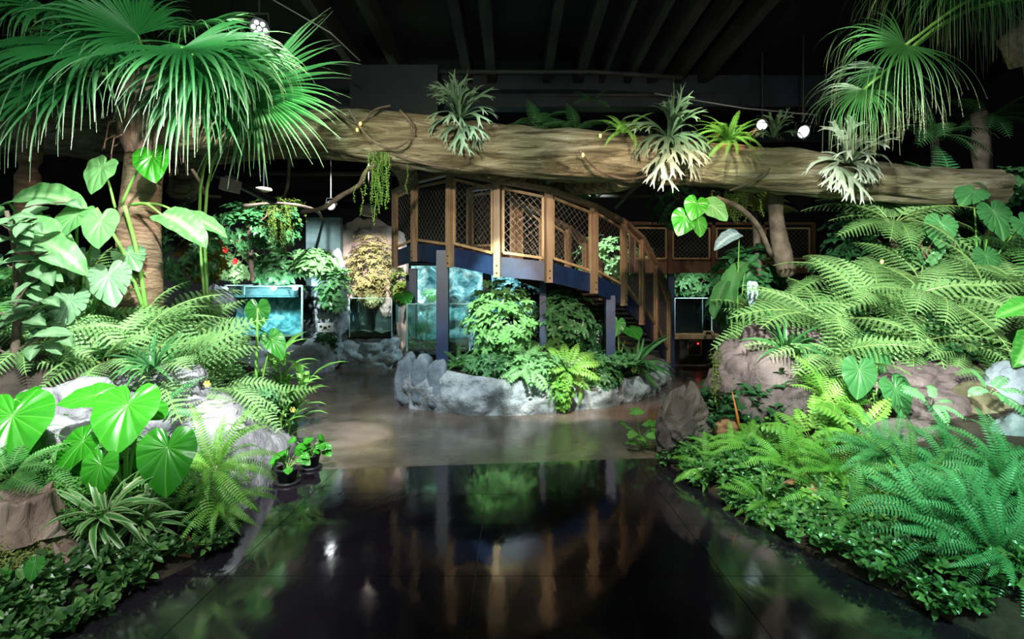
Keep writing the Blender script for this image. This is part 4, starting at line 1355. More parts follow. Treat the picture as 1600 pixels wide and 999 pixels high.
for px, Y, dz, me, n, L, mt, lab in ((1560, 4.7, .0, LACE, 12, .55, M_FERNG, 'green fern above the blue grey boulder at the right edge'), (1500, 5.0, .05, LACE, 12, .6, M_FERN, 'pale fern behind the tan boulder'), (1600, 5.3, .1, LACEW, 12, .8, M_FERN, 'pale fern leaving the frame at the right'),
                                     (1440, 5.9, .3, LACEW, 12, .95, M_FERN, 'pale fern in front of the slim tree fern trunk'), (1260, 5.9, .2, LACE, 12, .85, M_FERN, 'pale fern behind the grassy tuft of the large boulder')):
    fern(lab, gp(px, Y, gr, dz), me, n, L, mt)
for px, Y, dz, me, n, L, mt, lab in ((30, 4.6, .1, LACE, 13, .75, M_FERNG, 'green fern at the foot of the small tree'), (70, 4.2, .0, LACE, 12, .55, M_FERN, 'pale fern beside the thin tree stem'), (-20, 4.3, .1, LACEW, 12, .7, M_FERNG, 'broad green fern leaving the frame at the left'), (215, 4.95, .15, LACE, 14, .85, M_FERN, 'pale fern at the very foot of the palm trunk')):
    fern(lab, gp(px, Y, gl, dz), me, n, L, mt)
# tree ferns on stems
for px, Y, topy, L, n, mt, lab in ((1395, 6.2, 350, .95, 15, M_FERN, 'tree fern on a slim trunk under the right end of the log'), (1480, 6.4, 310, .8, 12, M_SWORD, 'small tree fern behind the right end of the log'),
                                   (1460, 6.9, 215, .8, 12, M_DARKF, 'dark tree fern high behind the right palm leaves'), (1540, 7.0, 190, .8, 12, M_DARKF, 'dark tree fern in the upper right by the brown trunk'), (1180, 7.6, 330, .8, 11, M_OLIVE, 'yellow green fern under the log above the rear bridge')):
    b = gp(px, Y, gr); t = W(px, topy, Y)
    rt = fern(lab, t, LACE if px != 1395 else LACEW, n, L, mt, name='tree_fern')
    m = MB(); m.tube(smooth_path([b - V((0, 0, .05)), b.lerp(t, .5) + V((.05, 0, 0)), t], 6), .05, 10); part(m, 'trunk', M_TWIG, rt, True)
# lime front ferns
for px, Y, dz, me, n, L, mt, lab in (
        (1180, 4.55, .05, SWORD, 30, .5, M_LIME, 'lime sword fern right of the orange spike'), (1270, 4.5, .0, OVAL, 14, .42, M_LIME, 'lime leafy fern with rounded leaflets below the cheese plant leaves'),
        (1335, 4.4, .0, OVAL, 14, .4, M_LIME, 'lime fern with rounded leaflets beside the low brown boulder'), (1230, 4.15, .05, SWORD, 30, .48, M_LIME, 'lime sword fern above the fallen orange leaves'),
        (1310, 3.85, .05, SWORD, 30, .48, M_LIME, 'lime fern in the middle of the right front bed'), (1380, 3.8, .08, SWORD, 30, .5, M_SWORD, 'green sword fern next to the big teal lit one'),
        (1140, 4.6, .0, SWORD, 24, .4, M_LIME, 'yellow green seedling fern at the small rust stone'), (1480, 3.5, .0, SWORD, 44, .52, M_SWORD, 'big teal lit sword fern at the lower right'),
        (1565, 3.3, .0, SWORD, 44, .5, M_SWORD, 'sword fern in green light at the right frame edge'), (1470, 3.0, .02, SWORD, 36, .5, M_SWORD, 'sword fern hanging over the floor edge at lower right'),
        (1555, 2.75, .02, SWORD, 36, .46, M_SWORD, 'sword fern in the bottom right corner'), (1420, 3.5, .05, SWORD, 16, .45, M_FERNG, 'shaded fern left of the teal lit sword fern'),
        (1195, 3.8, .0, SWORD, 24, .36, M_LIME, 'small lime fern at the floor edge before the orange leaves'), (1330, 3.4, .0, SWORD, 26, .38, M_FERNG, 'dark sword fern among the creepers at the right floor edge'),
        (1290, 4.75, .15, LACE, 14, .5, M_LIME, 'feathery lime fern before the half hidden mauve boulder'), (1520, 3.0, .04, SWORD, 40, .48, M_SWORD, 'sword fern in green light between the two corner ferns'), (1420, 3.3, .02, SWORD, 30, .46, M_SWORD, 'green fern above the creepers left of the corner ferns'),
        (1110, 4.5, .0, SWORD, 22, .38, M_LIME, 'lime fern nearest the pointed mauve boulder'), (1280, 3.75, .03, SWORD, 26, .42, M_LIME, 'lime fern right behind the fallen orange leaves'), (1545, 4.0, .25, OVAL, 6, .26, M_SWORD, 'small blue green fern with rounded leaflets by the olive boulder'), (1455, 4.2, .2, OVAL, 6, .24, M_SWORD, 'small blue green fern before the tan boulder')):
    fern(lab, gp(px, Y, gr, dz), me, n, L, mt, lean=48 if px > 1400 and me is SWORD else 32)

# ------------------------------------------------------------------ big-leaved plants
# elephant ear, front left
b = gp(195, 3.35, gl)
r_ = empty('elephant_ear', b, 'elephant ear with six broad bright green heart leaves on the left', 'plant')
for (x, y, Y, tp, nr, s, k) in ((200, 632, 3.3, (.15, .75, .65), (.05, -.62, .8), .31, 0), (150, 618, 3.45, (-.75, .1, .35), (-.1, -.55, .85), .21, 2), (262, 700, 3.15, (.12, .85, .4), (.12, -.85, .45), .27, 1),
                                (130, 690, 3.25, (-.3, .6, .5), (-.15, -.7, .7), .22, 0), (158, 726, 3.1, (-.08, .9, .35), (0, -.9, .4), .18, 1), (225, 640, 3.55, (.7, .1, .3), (.2, -.4, .9), .2, 2)):
    big_leaf(r_, HEART[k], W(x, y, Y), tp, nr, s, M_EAR, b, r=.014)
b = gp(-30, 3.4, gl)
r_ = empty('elephant_ear', b, 'elephant ear with large bright leaves cut off by the left edge', 'plant')
big_leaf(r_, HEART[0], W(20, 650, 3.2), (.25, .7, .55), (.1, -.65, .75), .36, M_EAR, b, r=.014)
big_leaf(r_, HEART[1], W(25, 625, 3.35), (.6, .0, .4), (.1, -.55, .8), .22, M_EAR, b, r=.014)
b = gp(398, 5.15, gl)
r_ = empty('elephant_ear', b, 'single upright heart leaf on a thick stalk before the far aquarium', 'plant')
big_leaf(r_, HEART[2], W(403, 482, 5.15), (.05, 1, .12), (0, -1, .15), .2, M_EARD, b, r=.02, bow=(0, 0, .05))
big_leaf(r_, SHIELD[0], W(425, 530, 5.1), (.55, .75, .2), (.5, -.8, .3), .22, M_EARD, b)
# paddle-leaved plants, upper left
b = gp(120, 4.9, gl)
r_ = empty('paddle_plant', b, 'broad pale paddle leaved plant beside the palm trunk at the left', 'plant')
for (me, x, y, Y, tp, nr, s) in ((PADDLE[0], 15, 318, 4.4, (1, -.15, .15), (0, -.6, .8), .66), (HEART[2], 158, 345, 4.3, (.1, .75, .3), (0, -.85, .5), .24), (HEART[0], 120, 335, 4.4, (-.3, .6, .4), (0, -.7, .7), .26),
                                 (PADDLE[1], 40, 345, 4.3, (.9, .55, .2), (.1, -.6, .8), .62), (PADDLE[1], 10, 330, 4.4, (-.5, .3, .4), (0, -.7, .7), .5), (PADDLE[2], 60, 375, 4.2, (.8, .35, .2), (.1, -.7, .7), .5), (HEART[1], 55, 350, 4.5, (-.4, .7, .3), (0, -.7, .7), .26)):
    big_leaf(r_, me, W(x, y, Y), tp, nr, s, M_PADDLE, b, r=.016)
b = gp(232, 4.95, gl, .3)
r_ = empty('climbing_philodendron', b, 'climbing heart leaved plant with long green stalks on the palm trunk', 'plant')
big_leaf(r_, HEART[0], W(237, 245, 4.5), (.25, .8, .3), (.1, -.85, .5), .24, M_EAR, W(190, 320, 4.7), r=.014)
big_leaf(r_, PADDLE[0], W(252, 335, 4.55), (.9, .4, .25), (.1, -.6, .8), .52, M_PADDLE, W(205, 320, 4.7), r=.014)
big_leaf(r_, PADDLE[1], W(285, 335, 4.8), (.95, .3, .1), (.1, -.5, .8), .45, M_PADDLE, W(205, 320, 4.7), r=.014)
big_leaf(r_, HEART[1], W(160, 262, 4.6), (-.3, .8, .3), (0, -.8, .5), .24, M_PADDLE, W(180, 325, 4.7), r=.012)
stalk(r_, b, W(195, 322, 4.7), .02, .018); stalk(r_, b, W(150, 325, 4.6), .018, .014)
# cheese plants
b = gp(130, 4.6, gl)
r_ = empty('cheese_plant', b, 'pale split leaved cheese plant between the small tree and the palm', 'plant')
for x, y, Y, tp, nr, s, k in ((60, 415, 4.5, (-.3, .7, .4), (-.1, -.7, .7), .27, 0), (170, 430, 4.45, (.3, .75, .3), (.1, -.8, .6), .28, 1), (110, 470, 4.3, (-.2, .8, .4), (0, -.8, .6), .27, 2), (200, 395, 4.8, (.5, .5, .3), (.1, -.6, .7), .22, 0), (130, 400, 4.7, (0, .6, .5), (0, -.7, .8), .24, 1),
                              (45, 500, 4.2, (-.2, .8, .3), (0, -.8, .6), .24, 2)):
    big_leaf(r_, MONST[k], W(x, y, Y), tp, nr, s, M_MONSTP, b)
b = gp(1370, 4.75, gr)
r_ = empty('cheese_plant', b, 'pair of dark glossy ribbed leaves in front of the long mauve boulder', 'plant')
big_leaf(r_, RIBBED, W(1342, 578, 4.6), (-.15, .85, .3), (-.05, -.85, .5), .25, M_MONST, b)
big_leaf(r_, RIBBED, W(1398, 606, 4.5), (.25, .85, .3), (.05, -.85, .5), .25, M_MONST, b)
big_leaf(r_, MONST[2], W(1370, 555, 4.9), (.2, .6, .3), (0, -.8, .6), .2, M_MONST, b)
b = gp(1530, 5.9, gr)
r_ = empty('cheese_plant', b, 'cheese plant with broad glossy leaves high at the right edge', 'plant')
for x, y, Y, tp, nr, s, k in ((1553, 332, 5.4, (.15, .85, .35), (0, -.85, .5), .3, 0), (1470, 350, 5.7, (-.2, .9, .3), (-.1, -.8, .5), .27, 1), (1520, 300, 5.8, (-.6, .4, .3), (0, -.6, .8), .26, 2), (1600, 350, 5.3, (.4, .8, .3), (0, -.8, .5), .26, 1), (1540, 400, 5.6, (0, .8, .3), (0, -.8, .6), .24, 2)):
    big_leaf(r_, MONST[k], W(x, y, Y), tp, nr, s, M_MONST, b)
b = gp(1620, 4.7, gr)
r_ = empty('elephant_ear', b, 'bright green ribbed leaf entering at the right edge over the ferns', 'plant')
big_leaf(r_, PADDLE[1], W(1618, 475, 4.4), (-.95, .12, .3), (0, -.7, .7), .4, M_EARD, b)
big_leaf(r_, PADDLE[0], W(1610, 520, 4.5), (-.5, .6, .3), (0, -.7, .7), .36, M_EARD, b)
# bright vine leaves hanging below the log
a = W(1150, 300, 5.9)
r_ = empty('climbing_philodendron', W(1205, 365, 6.1), 'bright green heart leaves on a bent vine below the log', 'plant')
m = MB(); m.tube(smooth_path([W(1205, 400, 6.3), W(1185, 355, 6.0), W(1155, 325, 5.8), W(1120, 310, 5.7)], 6), .03, 8); part(m, 'vine_stem', M_TWIG, r_, True)
for x, y, tp, nr, s, mt in ((1088, 318, (-.3, .8, .3), (-.1, -.9, .35), .2, M_EAR), (1070, 340, (-.35, .8, .3), (0, -.9, .4), .22, M_EAR), (1112, 322, (.55, .6, .3), (.1, -.9, .4), .22, M_PADDLE), (1090, 345, (.1, .9, .3), (.3, -.9, .3), .18, M_EARD)):
    big_leaf(r_, HEART[2], W(x, y, 5.6), tp, nr, s, mt, W(1130, 312, 5.72), r=.008)
r_ = empty('silver_leaved_plant', gp(1150, 6.9, gr), 'silver blue leaf drooping beside the rear bridge', 'plant')
b = gp(1150, 6.9, gr)
big_leaf(r_, PADDLE[2], W(1155, 365, 6.2), (-.9, .35, .3), (0, -.7, .7), .38, M_BLUE, b)
big_leaf(r_, PADDLE[1], W(1175, 440, 6.2), (-.1, .9, .3), (0, -.9, .3), .3, M_BLUE, b)
for k, (x, y, tp) in enumerate(((1150, 420, (-.3, .9, .2)), (1135, 440, (-.5, .8, .2)), (1165, 410, (-.6, .7, .3)))): big_leaf(r_, PADDLE[k], W(x, y, 6.5), tp, (-.8, -.5, .3), .5, M_DARKF, b)

# ------------------------------------------------------------------ small tree, ginger, spider plant, strap plants
b = gp(15, 4.0, gl)
r_ = empty('small_tree', b, 'thin stemmed young tree with dull oval leaves at the left edge', 'tree')
trunkp = smooth_path([b - V((0, 0, .05)), W(22, 560, 4.0), W(28, 470, 4.0), W(22, 380, 4.0), W(10, 330, 4.0)], 6)
m = MB(); m.tube(trunkp, [.035 - .02 * i / (len(trunkp) - 1) for i in range(len(trunkp))], 8); part(m, 'trunk', M_TWIG, r_, True)
rn = random.Random(3)
for k in range(11):
    p = trunkp[6 + int(k * 1.6)]
    a = rn.uniform(-1.2, 1.2); ln = rn.uniform(.25, .5)
    q = p + V((math.cos(a) * ln * (1 if k % 3 else -1), -abs(math.sin(a)) * .2, rn.uniform(.05, .25)))
    m = MB(); m.tube(smooth_path([p, p.lerp(q, .5) + V((0, 0, .05)), q], 4), [.008] * 8 + [.004], 5); part(m, 'twig', M_TWIG, r_)
    for j in range(5):
        u = .4 + .6 * j / 4; pp = p.lerp(q, u)
        an = rn.uniform(0, 6.28)
        put(rn.choice(OVALL), 'leaf', r_, frame(pp, V((math.cos(an), -.5, rn.uniform(-.4, .2))), V((rn.uniform(-.3, .3), -.6, .8)), rn.uniform(.17, .26)))


def cane_plant(label, base, canes, leaves, h, spread, me, s, mat=None, name='ginger_plant', seed=1, cat='plant'):
    rn = random.Random(seed); r_ = empty(name, base, label, cat)
    for k in range(canes):
        an = 2 * math.pi * k / canes + rn.random(); hh = h * rn.uniform(.6, 1)
        top = V(base) + V((math.cos(an) * spread, math.sin(an) * spread * .6, hh))
        p = smooth_path([V(base) + V((math.cos(an) * .05, math.sin(an) * .05, -.02)), V(base).lerp(top, .5) + V((0, 0, .1 * hh)), top], 6)
        m = MB(); m.tube(p, [.012 - .007 * i / (len(p) - 1) for i in range(len(p))], 6); part(m, 'cane', M_STEM, r_, True)
        for j in range(leaves):
            u = .3 + .7 * j / (leaves - 1); q = p[int(u * (len(p) - 1))]
            a2 = j * 2.4 + k
            put(rn.choice(me), 'leaf', r_, frame(q, V((math.cos(a2), math.sin(a2), .45)), V((0, 0, 1)), s * rn.uniform(.75, 1.15)), mat)
    return r_


cane_plant('tall leafy ginger plant at the path bend left of the floor', gp(452, 5.6, gl), 5, 9, 1.05, .2, LANCE, .42, None, seed=4)
cane_plant('lower ginger shoots with narrow leaves in front of the tall one', gp(440, 5.3, gl), 3, 6, .55, .16, LANCE, .28, None, seed=9)
fern('striped cream edged spider plant clump on the front left bed', gp(165, 3.05, gl, .04), STRAPV, 48, .36, None, name='spider_plant', cat='plant', part_name='leaf')
fern('second striped spider plant right of the first by the heart leaf', gp(222, 3.15, gl, .04), STRAPV, 34, .3, None, name='spider_plant', cat='plant', part_name='leaf')
fern('cluster of dark strap leaves behind the striped spider plants', gp(275, 3.35, gl, .0), STRAP, 14, .34, M_MONST, name='strap_plant', cat='plant', part_name='leaf')
fern('spiky dark strap leaved plant at the right end of the island', V((1.98, 8.75, .45)), STRAP, 26, .75, M_STRAP, name='strap_plant', cat='plant', part_name='leaf')
fern('grassy tuft drooping over the large mauve boulder', W(1225, 548, 5.2), STRAP, 18, .45, M_STRAP, name='grass_tuft', cat='plant', part_name='leaf')
fern('dark radiating rosette plant on the left rock ledge', W(240, 575, 4.1), STRAP, 24, .32, M_STRAP, name='rosette_plant', cat='plant', part_name='leaf')
fern('bright rosette plant near the pointed mauve boulder', gp(1110, 4.9, gr, .02), LANCE, 14, .26, M_LIME, name='rosette_plant', cat='plant', part_name='leaf')

# ------------------------------------------------------------------ epiphytes on the log
for px, py, Y, n, L, mt, az, lab in ((718, 188, 6.25, 26, .44, M_STAG, (0, 360), 'large grey green staghorn fern on the middle of the log'), (1045, 215, 6.05, 20, .46, M_STAG, (0, 360), 'staghorn fern on the log between two bright ferns'),
                                     (1325, 255, 5.9, 20, .46, M_STAGP, (0, 360), 'whitish staghorn fern at the right end of the log'), (1208, 215, 6.3, 12, .3, M_STAG, (0, 360), 'small shaded staghorn fern near the two lamps')):
    fern(lab, W(px, py, Y), STAG[:4], n, L, mt, az, 'staghorn_fern')
    _rt = fern(lab, W(px, py + 12, Y - .12), [STAG[4], STAG[2]], 5, L * .95, M_STAGP if px > 1000 else M_STAG, (140, 230), 'staghorn_fern') if False else None
for px, py, Y, L, mt, lab in ((725, 200, 6.15, .36, M_STAG, 'staghorn frond bunch hanging down the front of the log middle'), (1040, 235, 5.95, .46, M_STAGP, 'pale staghorn frond bunch hanging before the log'), (1310, 262, 5.8, .42, M_STAGP, 'white staghorn frond bunch hanging at the log end')):
    fern(lab, W(px, py, Y), [STAG[4], STAG[2]], 6, L, mt, (130, 240), 'staghorn_fern')
fern('small lime fern on the log left of the staghorn', W(975, 208, 6.0), SWORD, 24, .36, M_LIME)
fern('bright yellow green fern on the log right of the staghorn', W(1138, 222, 5.95), SWORD, 42, .46, M_LIME)
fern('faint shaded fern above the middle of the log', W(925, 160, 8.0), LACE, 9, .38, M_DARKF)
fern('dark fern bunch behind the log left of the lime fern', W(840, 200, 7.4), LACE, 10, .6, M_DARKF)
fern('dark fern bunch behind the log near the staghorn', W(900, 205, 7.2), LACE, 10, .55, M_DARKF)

# ------------------------------------------------------------------ shrubs: stems and a mass of small leaves
def small_leaf(m, p, d, up, L, w, t=0.0):
    side = d.cross(up)
    side = side.normalized() if side.length > 1e-3 else V((1, 0, 0))
    up = side.cross(d)
    a, b, c = p + d * L * .3, p + d * L * .7, p + d * L - up * L * .12
    m.add([p, a - side * w * .9 + up * w * .3, a, a + side * w * .9 + up * w * .3, b - side * w * .8 + up * w * .2, b, b + side * w * .8 + up * w * .2, c],
          [(0, 2, 1), (0, 3, 2), (1, 2, 5, 4), (2, 3, 6, 5), (4, 5, 7), (5, 6, 7)], t)


def shrub(label, base, c, size, clusters, mat, L=.09, w=.02, whorl=7, seed=1, name='leafy_shrub', stems=5, front=True, cat='shrub', fill=.55):
    rn = random.Random(seed)
    base, c = V(base), V(c)
    root = empty(name, base, label, cat)
    for k in range(stems):
        t = c + V((rn.uniform(-.3, .3) * size[0], rn.uniform(-.3, .3) * size[1], rn.uniform(0, .35) * size[2]))
        p = smooth_path([base + V((rn.uniform(-.06, .06), rn.uniform(-.06, .06), -.03)), base.lerp(t, .5) + V((rn.uniform(-.08, .08), 0, 0)), t], 5)
        m = MB(); m.tube(p, [.014 - .008 * i / (len(p) - 1) for i in range(len(p))], 5); part(m, 'stem', M_STEMD, root, True)
    m = MB()
    for k in range(clusters):
        while True:
            u = V((rn.gauss(0, 1), rn.gauss(0, 1), rn.gauss(0, 1))).normalized()
            if not front or u.y < .5: break
        r = rn.uniform(fill, 1) * (1 + .18 * noise.noise(u * 2.5 + V((seed, 0, 0))))
        p = c + V((u.x * size[0] / 2, u.y * size[1] / 2, u.z * size[2] / 2)) * r
        ax = (u + V((0, 0, .7)) + V((rn.uniform(-.4, .4), rn.uniform(-.4, .4), 0))).normalized()
        a = ax.cross(V((.3, .9, .1))).normalized(); b = ax.cross(a)
        for j in range(whorl):
            an = 6.283 * j / whorl + rn.uniform(-.2, .2)
            d = (a * math.cos(an) + b * math.sin(an) + ax * rn.uniform(-.1, .45)).normalized()
            small_leaf(m, p, d, ax, L * rn.uniform(.75, 1.15), w)
    f = part(m, 'foliage', mat, root); f['kind'] = 'stuff'
    return root


def hanging(label, top, strands, length, mat, seed=1, width=.15, name='hanging_moss', leaf=.03, cat='plant', step=.03):
    rn = random.Random(seed); root = empty(name, top, label, cat); top = V(top)
    for k in range(strands):
        p = top + V((rn.uniform(-width, width), rn.uniform(-.06, .06), 0)); L = length * rn.uniform(.45, 1)
        pts = [p]
        for i in range(8): pts.append(pts[-1] + V((rn.uniform(-.018, .018), rn.uniform(-.015, .015), -L / 8)))
        m = MB(); m.tube(pts, .003, 4)
        n = int(L / step)
        for i in range(n):
            q, d = path_at(pts, [V((0, 0, -1))] * 9, i / n)
            for j in range(2):
                an = rn.uniform(0, 6.28)
                small_leaf(m, q, V((math.cos(an), math.sin(an), -.5)).normalized(), V((0, 0, 1)), leaf, leaf * .28)
        part(m, 'strand', mat, root)
    return root


def spread_cover(label, sampler, n, mat, L=.05, w=.016, seed=1, name='ground_cover', whorl=4, up=.6, cat='ground cover'):
    """low creeping plants nobody could count: short sprigs of leaves over the bed"""
    rn = random.Random(seed); m = MB()
    for k in range(n):
        p = sampler(rn)
        if p is None: continue
        ax = V((rn.uniform(-.6, .6), rn.uniform(-.9, .2), 1)).normalized()
        a = ax.cross(V((.3, .9, .1))).normalized(); b = ax.cross(a)
        for j in range(whorl):
            an = 6.283 * j / whorl + rn.uniform(-.5, .5)
            d = (a * math.cos(an) + b * math.sin(an) + ax * rn.uniform(0, up)).normalized()
            small_leaf(m, p + ax * rn.uniform(0, .03), d, ax, L * rn.uniform(.7, 1.2), w * rn.uniform(.8, 1.1), rn.random())
    return thing(m, name, mat, label, cat, kind='stuff')


def samp(fn, edge, sign, y0, y1, d0, d1, h=.06):
    def s(rn):
        y = rn.uniform(y0, y1); d = d0 + (d1 - d0) * rn.random() ** 1.3
        x = lerp_tab(edge, y) + sign * d
        wv = noise.noise(V((x * 3, y * 3, 1)))
        if d < -.02 + .14 * wv or noise.noise(V((x * 5.5, y * 5.5, 7))) < -.22: return None
        return V((x, y, fn(x, y) + rn.uniform(.01, h) * (1 + .8 * wv) + .02))
    return s


spread_cover('small glossy creeping leaves along the right edge of the black floor', samp(gr, ER, 1, 2.5, 4.2, -.12, .55, .07), 1500, M_COVER, .055, .017, 2)
spread_cover('scattered lime sprigs among the creeping leaves on the right', samp(gr, ER, 1, 3.2, 4.9, .25, .9, .12), 220, M_LIME, .045, .01, 12, whorl=5)
spread_cover('dark creeping leaves at the path edge under the pointed boulder', samp(gr, ER, 1, 4.0, 5.2, -.1, .55, .12), 1400, M_COVER, .055, .017, 3)
spread_cover('small glossy creeping leaves along the front left floor edge', samp(gl, EL, -1, 2.3, 3.6, -.14, .34, .06), 850, M_COVER, .062, .019, 4)
spread_cover('fine bright clubmoss covering the front left bed', samp(gl, EL, -1, 2.9, 3.75, .25, 1.7, .06), 3200, M_CLUB, .03, .007, 5, whorl=6)
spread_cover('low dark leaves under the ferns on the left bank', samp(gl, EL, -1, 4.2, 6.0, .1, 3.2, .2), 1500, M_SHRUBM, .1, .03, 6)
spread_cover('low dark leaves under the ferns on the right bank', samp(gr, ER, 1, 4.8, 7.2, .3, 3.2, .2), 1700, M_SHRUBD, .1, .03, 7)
spread_cover('yellow green moss at the lower left corner', lambda rn: V((rn.uniform(-2.75, -2.3), rn.uniform(2.3, 2.75), 0)) + V((0, 0, .3 + rn.uniform(0, .05))) if False else (lambda x, y: V((x, y, gl(x, y) + rn.uniform(.01, .05))))(rn.uniform(-2.75, -2.28), rn.uniform(2.45, 2.85)), 1500, M_OLIVE, .016, .004, 8, name='moss_patch', whorl=5, cat='moss')


def samp_i(x0, x1, y0, y1, h, z0=.46):
    def s(rn):
        x = rn.uniform(x0, x1); y = rn.uniform(y0, y1)
        return V((x, y, z0 + rn.uniform(0, h)))
    return s


spread_cover('low leaves covering the soil of the island planter', samp_i(-.9, 1.9, 7.85, 9.4, .12, .5), 900, M_SHRUBM, .1, .03, 9)

# island plants
shrub('bright variegated umbrella shrub under the stair landing', V((-.15, 8.3, .5)), W(785, 500, 8.1), (1.1, .9, 1.25), 230, M_SHRUB, .13, .028, 7, 11)
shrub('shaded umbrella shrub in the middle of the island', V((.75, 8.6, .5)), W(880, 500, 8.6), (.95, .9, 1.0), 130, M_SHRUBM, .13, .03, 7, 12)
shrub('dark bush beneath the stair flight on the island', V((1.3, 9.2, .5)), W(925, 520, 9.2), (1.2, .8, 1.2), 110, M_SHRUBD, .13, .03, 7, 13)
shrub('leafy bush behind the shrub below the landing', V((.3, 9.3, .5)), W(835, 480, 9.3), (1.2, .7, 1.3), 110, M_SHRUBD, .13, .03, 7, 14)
for px, py, Y, n, L, me, mt, lab in ((820, 580, 7.5, 16, .5, OVAL, M_SHRUB, 'pale leafy fern spilling over the middle of the island rim'), (885, 578, 7.6, 16, .5, OVAL, M_LIME, 'bright green leafy fern right of the island centre'), (760, 580, 7.8, 14, .42, LACE, M_FERNG, 'green fern at the island rim below the bright shrub'),
                                     (720, 575, 7.85, 14, .42, SWORD, M_FERNG, 'dark green fern beside the front steel column'), (905, 600, 7.6, 14, .42, SWORD, M_LIME, 'lime fern trailing down the island rock'), (865, 600, 7.4, 16, .45, SWORD, M_LIME, 'lime fern hanging over the island rock edge'),
                                     (850, 555, 8.2, 14, .5, OVAL, M_FERNG, 'upright leafy fern behind the island rim plants'), (1000, 585, 8.6, 10, .4, LACE, M_FERNG, 'fern at the right of the island by the strap plant')):
    fern(lab, W(px, py, Y), me, n, L, mt)
shrub('pale leafy bush spilling over the island rock in the middle', W(835, 590, 7.6), W(835, 578, 7.5), (1.1, .55, .42), 130, M_SHRUB, .1, .022, 6, 15, stems=3)
shrub('green leafy bush over the island rim left of the lime fern', W(770, 585, 7.7), W(770, 572, 7.6), (.8, .5, .34), 90, M_SHRUBM, .1, .024, 6, 16, stems=3)
shrub('green leafy bush at the island rim near the yellow flowers', W(935, 600, 7.9), W(935, 590, 7.85), (.7, .45, .32), 70, M_SHRUBM, .1, .024, 6, 17, stems=3)
shrub('trailing leaves hanging down the island rock front', W(880, 600, 7.45), W(878, 615, 7.25), (.3, .2, .5), 40, M_LIME, .09, .02, 6, 18, stems=2)
r_ = empty('elephant_ear', V((1.75, 8.9, .5)), 'round leaved plant under the stair flight on the island', 'plant')
for x, y, tp, nr, s, mt in ((985, 515, (.2, .3, .8), (0, -.4, .9), .3, M_EARD), (965, 505, (-.2, .9, .3), (0, -.9, .3), .22, M_EARD), (960, 560, (-.2, .8, .3), (0, -.8, .5), .26, M_EAR), (690, 560, (0, .8, .3), (0, -.8, .5), .1, M_EAR)):
    if x > 800: big_leaf(r_, HEART[0], W(x, y, 8.6), tp, nr, s, mt, V((1.75, 8.9, .5)), r=.012)
fl = 0
for px, py, Y, lab in ((930, 578, 7.95, 'yellow flower left of the rear steel column on the island'), (945, 582, 7.95, 'yellow flower beside the rear steel column on the island'), (990, 578, 8.3, 'yellow flower at the right end of the island'), (740, 567, 7.8, 'small yellow flower near the front steel column')):
    p = W(px, py, Y); r_ = empty('yellow_flower', V((p.x, p.y, .48)), lab, 'flower')
    stalk(r_, V((p.x, p.y + .05, .48)), p, .005, .004)
    for k in range(6):
        a = 6.283 * k / 6
        m = MB(); small_leaf(m, p, V((math.cos(a), -.5, math.sin(a))).normalized(), V((0, -1, 0)), .05, .02); part(m, 'petal', M_YEL, r_)
# leaves on the island tank wall
r_ = empty('elephant_ear', V((-1.5, 9.3, .6)), 'two dark heart leaves over the glass tank on the island', 'plant')
big_leaf(r_, HEART[0], W(630, 462, 8.9), (.4, .4, .6), (0, -.4, .9), .26, M_EARD, V((-1.5, 9.4, .6))); big_leaf(r_, HEART[1], W(672, 458, 8.9), (.3, .5, .6), (0, -.5, .9), .2, M_STRAP, V((-1.5, 9.4, .6)))

# ------------------------------------------------------------------ planting at the far left
shrub('pale leafy bush carrying red blooms above the far aquarium', W(365, 450, 11.5), W(362, 405, 11.4), (1.1, .8, 1.2), 110, M_SHRUB, .13, .035, 6, 21)
for k, (px, py, w) in enumerate(((345, 378, 'highest left'), (376, 377, 'highest right'), (352, 391, 'middle'), (368, 409, 'lowest'))):
    p = W(px, py, 10.75); r_ = empty('red_flower', p, 'red blossom on the bush above the far aquarium, ' + w, 'flower')
    stalk(r_, p, W(362, 420, 11.3), .008, .008)
    for j in range(6):
        a = 6.283 * j / 6; m = MB(); small_leaf(m, p, V((math.cos(a), -.4, math.sin(a))).normalized(), V((0, -1, 0)), .075, .03); part(m, 'petal', M_RED, r_)
shrub('yellow croton bush right of the palm trunk', gp(318, 8.5, gl), W(318, 405, 8.5), (.75, .6, .75), 120, M_CROTON, .12, .02, 8, 22)
shrub('leafy plants growing behind the far aquarium rim', W(440, 440, 12.2), W(440, 415, 12.2), (1.5, .7, .8), 90, M_SHRUBM, .2, .05, 5, 23)
shrub('pale broad leaved plant on the rock pillar', W(480, 420, 12.0), W(490, 412, 11.9), (1.0, .6, .6), 60, M_SHRUB, .22, .06, 5, 24)
shrub('trailing green plant on the blue rock pillar', W(525, 470, 11.9), W(520, 450, 11.8), (.7, .4, 1.0), 50, M_SHRUBM, .2, .045, 5, 25)
shrub('dark shrub behind the palm trunk', W(290, 420, 7.5), W(290, 390, 7.5), (1.0, .6, 1.2), 80, M_SHRUBD, .12, .03, 6, 26)
shrub('green shrub in shade below the log at the left', W(400, 350, 10.0), W(400, 355, 10.0), (1.8, .8, .9), 110, M_SHRUBD, .14, .035, 6, 27)
shrub('dry yellowish foliage filling the pink lit niche', W(580, 480, 12.75), W(580, 420, 12.8), (1.25, .55, 1.8), 420, M_DRY, .11, .018, 7, 28)
shrub('lower dry foliage just above the half filled tank', W(590, 470, 12.8), W(583, 458, 12.8), (.9, .5, .6), 90, M_DRY, .14, .025, 7, 29)
shrub('yellow green bush between the niche and the island tank', W(628, 470, 12.4), W(628, 450, 12.3), (.55, .5, .9), 70, M_OLIVE, .12, .03, 6, 30)
